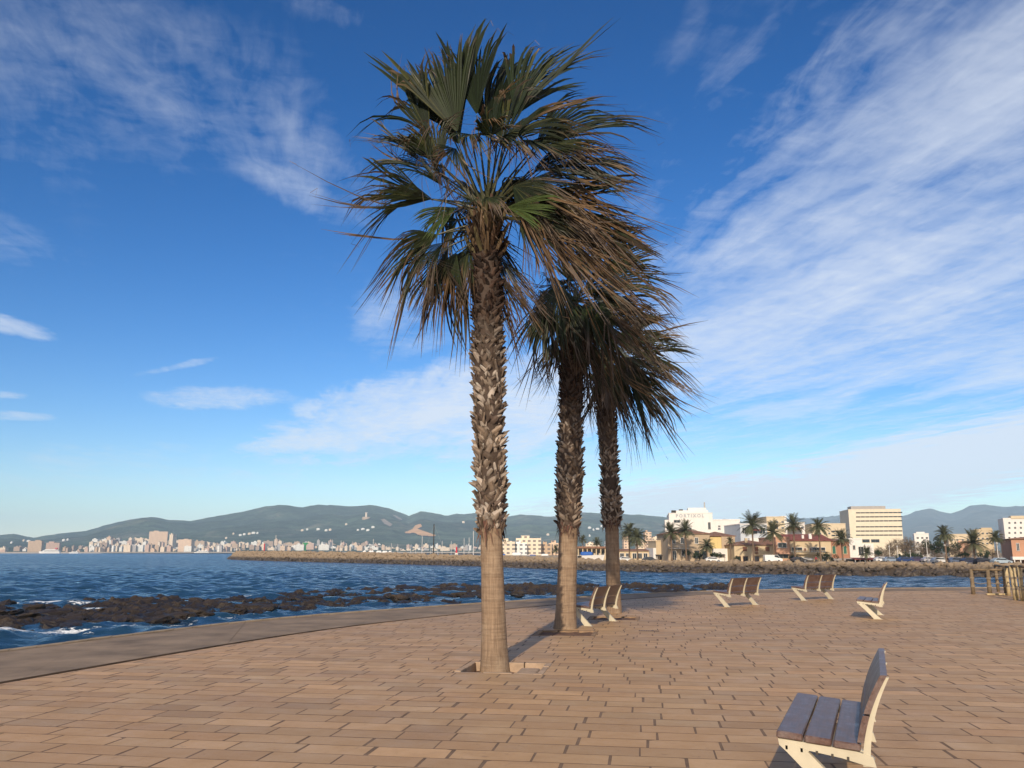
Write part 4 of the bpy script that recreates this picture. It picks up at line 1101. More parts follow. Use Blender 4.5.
# --- harbour marks on the breakwater
M['mark_red'] = mat('mark_red', (.55, .03, .05), .5, .1, 1); M['mark_green'] = mat('mark_green', (.02, .22, .10), .5, .1, 1)
def crest_at(px, dep=4.0):
    best = min(range(len(crest)), key=lambda i_: abs(crest[i_].x / crest[i_].y - ray(px, 556).x / ray(px, 556).y)); p = crest[best].copy(); p += (back[best] - crest[best]).normalized() * dep; p.z = crest_z(p) - .25; return p
p = crest_at(258); k = p.y / F; root = empty('harbour_light', p); tag(root, 'red harbour light pillar near the breakwater tip', 'harbour light')
mb = MB(); mb.tube([(0, 0, 0), (0, 0, .9 * k)], 1.0 * k, 10); mb.build('plinth', M['frame_white'], root); mb = MB(); mb.tube([(0, 0, .9 * k), (0, 0, 7.0 * k)], [.62 * k, .5 * k], 10); mb.tube([(0, 0, 7.0 * k), (0, 0, 7.6 * k), (0, 0, 8.6 * k)], [.75 * k, .6 * k, .3 * k], 10); mb.build('tower', M['mark_red'], root)
p = crest_at(298); k = p.y / F; root = empty('harbour_mark', p); tag(root, 'green T-shaped harbour mark on the breakwater', 'harbour mark')
mb = MB(); mb.tube([(0, 0, 0), (0, 0, 8.6 * k)], [.75 * k, .55 * k], 10); mb.build('post', M['mark_green'], root); mb = MB(); mb.box(-2.6 * k, 2.6 * k, -.5 * k, .5 * k, 8.61 * k, 9.9 * k); mb.box(-1.3 * k, 1.3 * k, -.45 * k, .45 * k, 7.4 * k, 8.605 * k); mb.build('crossbar', M['mark_green'], root)
p = crest_at(447.5); k = p.y / F; root = empty('harbour_light', p); tag(root, 'red lantern on a white hut in the middle of the breakwater', 'harbour light')
MB().bbox(-1.5 * k, 1.5 * k, -1.2 * k, 1.2 * k, 0, 3.6 * k, .1 * k).build('hut', M['frame_white'], root); mb = MB(); mb.tube([(0, 0, 3.6 * k), (0, 0, 7.6 * k), (0, 0, 8.2 * k), (0, 0, 9.6 * k)], [.9 * k, .8 * k, 1.0 * k, .3 * k], 10); mb.build('lantern', M['mark_red'], root)
MB().box(-.4 * k, .4 * k, -1.24 * k, -1.205 * k, .5 * k, 2.2 * k).build('door', M['dark'], root)
# row of white canopies
pc = [crest_at(352 + q * 3.6, 6 + (q % 2)) for q in range(8)]
k = pc[0].y / F; root = None
for q, p in enumerate(pc):
    r0 = empty('canopy_tent', p) if q == 0 else copy_tree(tent0)
    if q == 0:
        tent0 = r0; tag(r0, 'small white canopy tent in the row on the breakwater', 'tent', 'white canopy tents on the breakwater')
        mb = MB(); a = 1.5 * k; mb.add([(-a, -a, 2.6 * k), (a, -a, 2.6 * k), (a, a, 2.6 * k), (-a, a, 2.6 * k), (-a, -a, 1.9 * k), (a, -a, 1.9 * k), (a, a, 1.9 * k), (-a, a, 1.9 * k), (0, 0, 3.9 * k)], [(0, 1, 8), (1, 2, 8), (2, 3, 8), (3, 0, 8), (4, 5, 1, 0), (5, 6, 2, 1), (6, 7, 3, 2), (7, 4, 0, 3)]); mb.build('canopy', M['ship_white'], r0)
        for sx in (-1, 1):
            for sy in (-1, 1): MB().box(sx * a * .92 - .05, sx * a * .92 + .05, sy * a * .92 - .05, sy * a * .92 + .05, 0, 2 * k).build('pole', M['pole'], r0)
    r0.location = p
# quay wall on the marina side of the mound
i0_ = max(i_ for i_ in range(len(crest)) if crest[i_].x / crest[i_].y > ray(385, 560).x / ray(385, 560).y); i1_ = max(i_ for i_ in range(len(crest)) if crest[i_].x / crest[i_].y > ray(560, 560).x / ray(560, 560).y)
qa = [crest[i_].lerp(back[i_], .35) for i_ in range(i1_, i0_)]; qb = [crest[i_].lerp(back[i_], .45) for i_ in range(i1_, i0_)]
mb = MB(); strip(mb, qa, qa, GZ - .6, GZ + 1.6); strip(mb, qa, qb, GZ + 1.6, GZ + 1.6); strip(mb, qb, qb, GZ + 1.6, GZ - .6)
tag(mb.build('quay_wall', M['quay']), 'long grey quay wall behind the breakwater stones', 'wall')

# --- sailing boats in the marina
def sailboat(label=None):
    root = empty('sailing_boat', (0, 0, 0)); tag(root, label, 'sailing boat', 'sailing boats moored in the marina')
    L = 11.0; mb = MB(); hull(mb, L, 3.4, 1.25); mb.build('hull', M['ship_white'], root)
    MB().bbox(-2.2, 2.4, -.9, .9, 1.2, 1.95, .2).build('cabin', M['ship_white'], root)
    mb = MB(); mb.tube([(.8, 0, 1.2), (.8, 0, 15.5)], [.24, .18], 6); mb.build('mast', M['frame_white'], root)
    mb = MB(); mb.tube([(.7, 0, 2.6), (-4.2, 0, 2.5)], .22, 6); mb.build('boom', M['navy'], root)
    mb = MB(); mb.box(.78, .82, -1.3, 1.3, 8.5, 8.56); mb.tube([(5.6, 0, 1.4), (.8, 0, 15)], .025, 4); mb.tube([(-5.2, 0, 1.2), (.8, 0, 15.4)], .025, 4); mb.build('rigging', M['pole'], root)
    return root
random.seed(9)
boats = [(374, 539, 1), (392, 543, 1), (397, 544, 1), (423, 536, 1), (443, 541, 1), (430, 545, 1), (437, 544, 1), (463, 538, 1), (468, 537.5, 1), (472, 531, 1), (456, 545, 1), (410, 545, 1), (415, 543.5, 1), (484, 540, 1), (333, 539.5, 0), (340, 540.5, 0), (519, 546, 1), (540, 537, 0), (274, 535, 0), (452, 541, 1), (480, 542, 1)]
sb0 = None
for k, (px, top, m_) in enumerate(boats):
    Yd = random.uniform(560, 700) if m_ else 880
    r = ray(px, 552); hgt = at(px, top, Yd).z - SEA
    c = sailboat() if sb0 is None else copy_tree(sb0)
    if sb0 is None: sb0 = c
    c.location = (r.x / r.y * Yd, Yd, SEA); s_ = hgt / 15.5; c.scale = (s_, s_, s_); c.rotation_euler[2] = random.choice((0, math.pi)) + random.gauss(0, .25)
    c['label'] = 'white yacht with bare mast moored close behind the breakwater' if m_ else 'white yacht with bare mast moored far off towards the city'
c = copy_tree(sb0); Yd = 338; r = ray(435.5, 556); c.location = (r.x / r.y * Yd, Yd, SEA); s_ = (at(435, 524, Yd).z - SEA) / 15.5; c.scale = (s_, s_, s_)
c['label'] = 'yacht whose dark mast is the tallest, left of the red lantern'
c['label'] = 'yacht whose dark mast stands taller than all others, next to the red lantern'
for ch in c.children:
    if ch.name.startswith('mast'): ch.data = ch.data.copy(); ch.data.materials[0] = M['dark']
# motor boats and covers along the quay
def motorboat(px, py, Yd, L, label, cover):
    Yd *= KD; r = at(px, py, Yd); root = empty('motor_boat', (r.x, Yd, GZ + .2), random.gauss(0, .2)); tag(root, label, 'motor boat', 'small boats on the quay')
    mb = MB(); hull(mb, L, L * .34, L * .14); mb.build('hull', M['ship_white'], root); MB().bbox(-L * .2, L * .18, -L * .12, L * .12, L * .14, L * .26, L * .03).build('cabin', M[cover], root)
M['cover_blue'] = mat('cover_blue', (.03, .12, .42), .7, .2, 2)
motorboat(502, 558, 185, 7, 'white boat with a blue cover beside the tallest trunk', 'cover_blue'); motorboat(533, 558, 186, 6, 'white boat with a blue cabin between two palm trunks', 'cover_blue'); motorboat(587, 558.6, 160, 10, 'boat under a long bright blue cover in front of the pavilion', 'cover_blue'); motorboat(517, 558.2, 188, 9, 'white cabin boat between the tallest and middle trunks', 'ship_white'); motorboat(545, 558, 186, 7, 'white boat close to the middle trunk', 'ship_white'); motorboat(572, 558, 168, 6, 'small white boat at the west end of the pavilion', 'ship_white')

# --- distant palms
M['date_frond'] = mat('date_palm_frond', (.105, .112, .058), .6, .5, .8, spec=.3); M['date_trunk'] = mat('date_palm_trunk', (.17, .115, .075), .95, .4, 3, .5, 12)
def date_palm_meshes(seed, fan=False, droop=.8, nf=60):
    """crown of radius about 1 on top of a unit origin; trunk of unit height"""
    r = random.Random(seed); mb = MB()
    for k in range(nf):
        az = k * 2.4 + r.gauss(0, .2); el = r.uniform(-.35, 1.45); L = r.uniform(.85, 1.15)
        er = Vector((math.cos(az), math.sin(az), 0)); p = Vector((0, 0, 0)); d_ = (er * math.cos(el) + Vector((0, 0, 1)) * math.sin(el)); pts = [p.copy()]
        for q in range(9):
            d_ = (d_ + Vector((0, 0, -1)) * .115 * droop * (1 + q * .12)).normalized(); p = p + d_ * (L / 9); pts.append(p.copy())
        for q in range(1, 10):
            t = (pts[q] - pts[q - 1]).normalized(); s_ = t.cross(Vector((0, 0, 1)));
            if s_.length < .01: s_ = Vector((1, 0, 0))
            s_.normalize()
            for sub in range(3):
                b_ = pts[q - 1].lerp(pts[q], sub / 3); ll = .26 * math.sin(math.pi * (.12 + .84 * (q - 1 + sub / 3) / 9)) ** .7
                for sg in (-1, 1):
                    tip = b_ + s_ * sg * ll * .8 + t * ll * .75 + Vector((0, 0, -1)) * ll * .3 * r.uniform(.3, 1.3); w = t * .014
                    mb.add([b_ - w, b_ + w, tip], [(0, 1, 2)])
        mb.tube([pts[0], pts[4], pts[9]], [.014, .010, .003], 3)
    return mb.mesh('crown', M['date_frond'])
crowns = [date_palm_meshes(1), date_palm_meshes(2, droop=.65), date_palm_meshes(3, droop=1.0, nf=64)]
def trunk_mesh(seed):
    mb = MB(); n_ = 14; rr3 = random.Random(seed); mb.tube([(.0, 0, i_ / n_) for i_ in range(n_ + 1)], [.5 * (1.35 - .5 * min(1, i_ / 3)) * (1 + rr3.gauss(0, .06)) * (1.3 if i_ > n_ - 2 else 1) for i_ in range(n_ + 1)], 10); return mb.mesh('trunk', M['date_trunk'], True)
trunks = [trunk_mesh(1), trunk_mesh(2)]
DP = [(672, 522.5, 561, 11, 143, 'date palm in front of the stone villa, western one of two', 0), (686.5, 519.5, 561, 11.5, 142, 'date palm rising past the balcony of the stone villa', 1), (707.5, 537.5, 561, 9, 141, 'short palm with arching fronds in front of the dark pergola', 2),
      (629.7, 521.5, 561, 11, 143, 'slim palm, western one of the dark pair by the long shed', 2), (637.7, 526.5, 561, 12, 141, 'bushy palm, eastern one of the dark pair by the long shed', 2), (731, 536.5, 560, 5, 139, 'tiny palm between the yellow panel and the brown tiled house', 0),
      (754, 511.5, 562, 14, 138, 'tall slender palm in front of the pale blue modern block', 0), (774.5, 520, 562, 13, 138, 'broad palm in front of the salmon pink house', 0), (795.5, 513.5, 562, 12, 138, 'tall palm with lopsided crown before the red tiled roof', 1), (821, 516.5, 562, 11.5, 138, 'palm at the eastern end of the red tiled roof', 2),
      (843, 528.5, 562, 11, 138, 'palm in front of the rust orange house', 0), (867, 545.5, 562, 7.5, 139, 'short palm before the white two storey house', 0), (583, 535, 556, 5, 172, 'little palm behind the pavilion, nearer the middle trunk', 0), (597, 537, 556, 6, 172, 'little palm behind the pavilion, nearer the furthest trunk', 1), (556, 545, 557, 5, 178, 'little palm half behind the middle trunk', 1),
      (947.5, 524, 568, 11, 116, 'tall palm with drooping skirt among the bare trees', 2), (975.6, 529.5, 566, 14, 118, 'wide arching palm low over the parked cars', 1), (998.5, 529, 564, 9, 118, 'bushy dark palm before the tall white flats', 2)]
for k, (px, pyc, pyb, rad, Yd, lab, cv) in enumerate(DP):
    Yd *= KD; pyc += rad * .95; b_ = at(px, pyb, Yd); top = at(px, pyc, Yd); kk = Yd / F; top.z -= GZ
    root = empty('date_palm', (b_.x, Yd, GZ)); tag(root, lab, 'palm tree', 'date palms along the far shore')
    t = bpy.data.objects.new('trunk', trunks[k % 2]); S.collection.objects.link(t); t.parent = root; wd = .52 if rad > 9 else .34; t.scale = (wd, wd, top.z)
    c = bpy.data.objects.new('crown', crowns[cv]); S.collection.objects.link(c); c.parent = root; c.location = (0, 0, top.z - .05); s_ = rad * kk * 1.10; c.scale = (s_, s_, s_ * .95); c.rotation_euler[2] = k * 1.3

# --- trees and bushes among the houses
M['leaf_dark'] = mat('tree_leaves', (.035, .050, .022), .8, .5, 1.2, spec=.2); M['leaf_bare'] = mat('bare_twigs', (.20, .155, .11), .9, .4, 2, spec=.1); M['bark'] = mat('tree_bark', (.12, .09, .07), .95, .3, 3)
def leaf_ball(seed, n_, m, twig=False):
    r = random.Random(seed); mb = MB(); clumps = [(Vector((r.gauss(0, .42), r.gauss(0, .42), r.gauss(0, .36))), r.uniform(.25, .5)) for _ in range(9)]
    for _ in range(n_):
        c_, s_ = r.choice(clumps); d_ = Vector((r.gauss(0, 1), r.gauss(0, 1), r.gauss(0, 1))).normalized(); p = c_ + d_ * s_ * r.random() ** .35
        a = Vector((r.gauss(0, 1), r.gauss(0, 1), r.gauss(0, 1))).normalized(); b_ = a.orthogonal().normalized()
        if twig: mb.add([p - b_ * .026, p + b_ * .026, p + (d_ + a * .5) * .34], [(0, 1, 2)])
        else: mb.add([p - a * .07, p + b_ * .06, p + a * .07, p - b_ * .06], [(0, 1, 2, 3)])
    return mb.mesh('crown', m)
lb = [leaf_ball(1, 1100, M['leaf_dark']), leaf_ball(2, 1100, M['leaf_dark'])]; tw = [leaf_ball(3, 1000, M['leaf_bare'], True), leaf_ball(4, 1000, M['leaf_bare'], True)]
TR = [(688, 553, 4.5, 146, 'g', 'dark bush beside the stone villa door'), (699, 554, 6, 145, 'g', 'dark rounded bush under the short arching palm'), (716, 555, 5, 146, 'g', 'dark bush in the shade of the pergola'), (826, 556, 6, 141, 'g', 'dark bush at the corner of the rust orange house'), (793, 557, 4, 143, 'g', 'small dark bush under the red roofed house'), (738, 558, 3, 143, 'g', 'low bush at the corner of the brown tiled house'),
      (878, 553, 5, 165, 'g', 'clipped dark tree right of the white two storey house'), (902, 556, 6, 170, 'g', 'clipped dark tree under the middle of the office slab'), (915, 556, 6, 170, 'g', 'clipped dark tree beyond the corner of the office slab'), (938, 545, 10, 160, 'g', 'tall dark tree left of the palm with the drooping skirt'), (962, 555, 6, 165, 'g', 'dark tree behind the wide arching palm'), (985, 554, 6, 165, 'g', 'dark tree between the arching palm and the bushy palm'),
      (892, 549, 9, 175, 't', 'leafless grey tree in front of the office slab'), (902, 545, 9, 180, 't', 'leafless tree at the office slab corner'), (911, 547, 9, 178, 't', 'leafless tree just past the office slab'), (925, 549, 9, 175, 't', 'leafless tree under the white cubic villa'), (934, 551, 8, 172, 't', 'leafless tree left of the tall dark tree'), (955, 549, 8, 176, 't', 'leafless tree before the pale flats'), (968, 552, 7, 175, 't', 'leafless tree half behind the wide arching palm'), (992, 553, 6, 172, 't', 'leafless tree beside the bushy dark palm'), (881, 552, 6, 172, 't', 'leafless tree near the clipped tree by the white house')]
TR[6] = (*TR[6][:5], 'clipped dark tree just east of the white two storey house'); TR[9] = (*TR[9][:5], 'tall dark tree next to the palm with the drooping skirt'); TR[16] = (*TR[16][:5], 'leafless tree next to the tall dark tree')
for k, (px, pyc, rad, Yd, kind, lab) in enumerate(TR):
    Yd *= KD; c_ = at(px, pyc, Yd); s_ = rad * Yd / F; c_.z -= GZ; root = empty('broadleaf_tree' if kind == 'g' else 'bare_tree', (c_.x, Yd, GZ)); tag(root, lab, 'tree', 'trees along the far shore road')
    mb = MB(); mb.tube([(0, 0, 0), (.05, 0, c_.z * .5), (0, 0, c_.z)], [.16, .12, .07], 6)
    if kind == 't':
        for q in range(6): w = q * 1.1; mb.tube([(0, 0, c_.z * .55), (math.cos(w) * s_ * .4, math.sin(w) * s_ * .4, c_.z), (math.cos(w) * s_ * .7, math.sin(w) * s_ * .7, c_.z + s_ * .5)], [.07, .05, .02], 4)
    mb.build('trunk', M['bark'], root)
    o = bpy.data.objects.new('crown', (lb if kind == 'g' else tw)[k % 2]); S.collection.objects.link(o); o.parent = root; o.location = (0, 0, c_.z); o.scale = (s_ * 1.05, s_ * 1.05, s_ * .95); o.rotation_euler[2] = k

# --- lamp posts
lp0 = None
for px, pyt, Yd, lab in ((889, 545.5, 150, 'pale street lamp under the western half of the office slab'), (897, 545.5, 150, 'pale street lamp under the eastern half of the office slab'), (910, 550, 150, 'pale street lamp between the clipped dark trees'), (926, 539, 125, 'white lamp pole before the white cubic villa'), (944.5, 544, 116, 'white lamp pole right at the trunk of the drooping palm'), (973.5, 550, 130, 'white lamp pole in front of the wide arching palm'), (996.5, 542, 117, 'white lamp pole at the trunk of the bushy dark palm')):
    Yd *= KD; p = at(px, pyt, Yd); p.z -= GZ
    if lp0 is None:
        c = lp0 = empty('street_lamp', (0, 0, 0)); tag(c, lab, 'street lamp', 'street lamps along the far shore')
        mb = MB(); mb.tube([(0, 0, 0), (0, 0, .6), (0, 0, 4.4)], [.11, .09, .07], 8); mb.build('pole', M['frame_white'], c)
        mb = MB(); mb.tube([(0, 0, 4.4), (0, 0, 4.5), (0, 0, 4.8), (0, 0, 4.95)], [.08, .24, .26, .05], 10); mb.build('lantern', M['pole'], c)
    else: c = copy_tree(lp0)
    c.location = (p.x, Yd, GZ); c.scale[2] = p.z / 4.95; c['label'] = lab

# --- vehicles and people on the shore road
def car_paint(nm, col):
    return mat(nm, col, .35, .08, 2, spec=.5)
M['tyre'] = mat('tyre_rubber', (.02, .02, .02), .9)
M['rim'] = mat('wheel_rim', (.35, .35, .36), .4, metallic=.5)
def vehicle(px, Yd, label, col, van=False, rz=0.0, grp='vehicles on the far shore road'):
    Yd *= KD; x = at(px, 560, Yd).x; root = empty('van' if van else 'car', (x, Yd, GZ), rz); tag(root, label, 'van' if van else 'car', grp)
    pm = car_paint('paint', col); Wd = .92
    if van: pr = [(-2.3, .35), (2.3, .35), (2.35, .9), (1.75, 1.15), (1.15, 1.95), (-2.25, 2.0), (-2.35, 1.6)]; gl = [(1.68, 1.17), (1.12, 1.86), (.25, 1.9), (.25, 1.2)]
    else: pr = [(-2.05, .32), (2.05, .32), (2.1, .72), (1.15, .92), (.45, 1.42), (-1.1, 1.44), (-1.85, 1.0), (-2.1, .85)]; gl = [(1.05, .94), (.42, 1.36), (-1.08, 1.38), (-1.7, .99)]
    mb = MB(); kk = len(pr); ins = [.0 if p[1] < 1.0 else .14 for p in pr]
    vs = [(p[0], -Wd + i_, p[1]) for p, i_ in zip(pr, ins)] + [(p[0], Wd - i_, p[1]) for p, i_ in zip(pr, ins)]
    mb.add(vs, [tuple(range(kk)), tuple(range(2 * kk - 1, kk - 1, -1))] + [(i_, i_ + kk, (i_ + 1) % kk + kk, (i_ + 1) % kk) for i_ in range(kk)]); mb.build('body', pm, root)
    for sg in (-1, 1):
        mb = MB(); vs = [(p[0], sg * (Wd + .012 - (.0 if p[1] < 1.0 else .14 * min(1, (p[1] - .7) / .5))), p[1]) for p in gl]; vs2 = [(q[0], q[1] - sg * .05, q[2]) for q in vs]; mb.add(vs + vs2, [(0, 1, 2, 3), (7, 6, 5, 4), (0, 4, 5, 1), (1, 5, 6, 2), (2, 6, 7, 3), (3, 7, 4, 0)]); mb.build('side_window', M['glass'], root)
        MB().box(2.04 if not van else 2.30, 2.12 if not van else 2.37, sg * .6 - .16, sg * .6 + .16, .55, .72).build('headlight', M['frame_white'], root)
    for wx in (-1.3, 1.3):
        for sg in (-1, 1):
            mb = MB(); mb.tube([(wx, sg * (Wd - .2), .33), (wx, sg * (Wd + .02), .33)], .33, 14); w_ = mb.build('wheel', M['tyre'], root)
            mb = MB(); mb.tube([(wx, sg * (Wd + .02), .33), (wx, sg * (Wd + .035), .33)], .2, 10); mb.build('rim', M['rim'], w_)
vehicle(773, 136, 'white van parked under the broad palm by the salmon pink house', (.72, .72, .70), True)
vehicle(713, 136, 'white car at the foot of the short arching palm', (.7, .7, .68)); vehicle(650, 138, 'dark car in front of the small cream villa', (.03, .035, .04)); vehicle(626, 142, 'white car by the paired dark palms', (.68, .68, .66)); vehicle(799, 137, 'dark car under the veranda of the red roofed house', (.035, .03, .03))
vehicle(905, 137, 'deep blue car parked east of the restaurant', (.02, .045, .14)); vehicle(891, 138, 'silver blue car beside the deep blue one', (.22, .28, .36)); vehicle(882, 139, 'white car just past the restaurant awning', (.66, .68, .7)); vehicle(917, 140, 'dark purple car near the clipped dark trees', (.06, .04, .09)); vehicle(930, 137, 'silver car beneath the bare trees', (.4, .4, .42))
vehicle(957, 120, 'grey blue car left of the wide arching palm' if False else 'grey blue car next to the palm with the drooping skirt', (.10, .13, .20)); vehicle(970, 118, 'dark navy car under the wide arching palm', (.025, .03, .06)); vehicle(984, 117, 'black car between the arching palm and the bushy palm', (.02, .02, .03)); vehicle(1001, 115, 'pale blue car by the brick cafe', (.34, .42, .48)); vehicle(940, 124, 'white car behind the tall lamp pole', (.62, .62, .6))
M['skin'] = mat('skin', (.45, .27, .19), .6); M['cloth_dark'] = mat('dark_clothes', (.03, .03, .04), .9); M['cloth_red'] = mat('red_jacket', (.42, .04, .06), .8); M['hair'] = mat('hair', (.03, .02, .015), .7)
def person(px, Yd, label, jacket, seed):
    """one skinned body, mid stride"""
    Yd *= KD; x = at(px, 560, Yd).x; r = random.Random(seed); sw = r.uniform(.12, .26)
    J = [(0, 0, .95), (0, 0, 1.2), (0, 0, 1.45), (0, 0, 1.55), (0, .0, 1.66), (.10, 0, .92), (.11, -sw, .5), (.11, -sw * .9, .08), (-.10, 0, .92), (-.11, sw, .5), (-.11, sw * 1.5, .1), (.19, 0, 1.42), (.25, sw * .6, 1.15), (.24, sw * .4 - .08, .92), (-.19, 0, 1.42), (-.25, -sw * .6, 1.15), (-.24, -sw - .1, .93), (.11, -sw - .14, .04), (-.11, sw * 1.5 - .13, .05)]
    E = [(0, 1), (1, 2), (2, 3), (3, 4), (0, 5), (5, 6), (6, 7), (0, 8), (8, 9), (9, 10), (2, 11), (11, 12), (12, 13), (2, 14), (14, 15), (15, 16), (7, 17), (10, 18)]
    Rd = [.15, .14, .15, .065, .10, .10, .075, .05, .10, .075, .05, .075, .055, .04, .075, .055, .04, .04, .04]
    me = bpy.data.meshes.new('person'); me.from_pydata(J, E, []); o = bpy.data.objects.new('person', me); S.collection.objects.link(o)
    o.modifiers.new('skin', 'SKIN'); o.modifiers.new('sub', 'SUBSURF').levels = 1
    for v_, q in zip(me.skin_vertices[0].data, Rd): v_.radius = (q, q)
    me.skin_vertices[0].data[0].use_root = True
    bpy.context.view_layer.update(); dm = bpy.data.meshes.new_from_object(o.evaluated_get(bpy.context.evaluated_depsgraph_get())); bpy.data.objects.remove(o)
    dm.materials.clear()
    for m_ in (M['cloth_dark'], jacket, M['skin']): dm.materials.append(m_)
    for p_ in dm.polygons:
        z = p_.center.z; ax_ = abs(p_.center.x); p_.material_index = 2 if z > 1.52 or (ax_ > .2 and z < .97 and z > .8) else (1 if z > .9 else 0)
    o = bpy.data.objects.new('person', dm); S.collection.objects.link(o); o.location = (x, Yd, GZ); o.rotation_euler[2] = r.choice((1.4, -1.5)); tag(o, label, 'person', 'people on the far shore road')
    import bmesh
    bm = bmesh.new(); bmesh.ops.create_icosphere(bm, subdivisions=2, radius=.112)
    for v_ in bm.verts: v_.co.z = v_.co.z * .9 + 1.71; v_.co.y += .025
    hm = bpy.data.meshes.new('hair'); bm.to_mesh(hm); bm.free(); hm.materials.append(M['hair']); ho = bpy.data.objects.new('hair', hm); S.collection.objects.link(ho); ho.parent = o
person(800.5, 128, 'person in dark clothes walking below the red roofed house', M['cloth_dark'], 1); person(816, 126, 'person in a red jacket walking along the rock mound', M['cloth_red'], 2); person(948, 112, 'person in dark clothes by the trunk of the drooping palm', M['cloth_dark'], 3)

# ------------------------------------------------------------------ haze
hz = MB().box(-14900, 14900, -900, 15900, SEA - 3.5, 650).build('haze', [])
hm = bpy.data.materials.new('haze_air'); hm.use_nodes = True; n = N(hm.node_tree)
o_ = n.add('ShaderNodeOutputMaterial'); pv = n.add('ShaderNodeVolumePrincipled'); n.t.links.new(pv.outputs[0], o_.inputs['Volume'])
pv.inputs['Color'].default_value = (.52, .75, 1.0, 1); pv.inputs['Density'].default_value = 7.5e-5; pv.inputs['Anisotropy'].default_value = -0.3
hz.data.materials.append(hm); hz['kind'] = 'stuff'

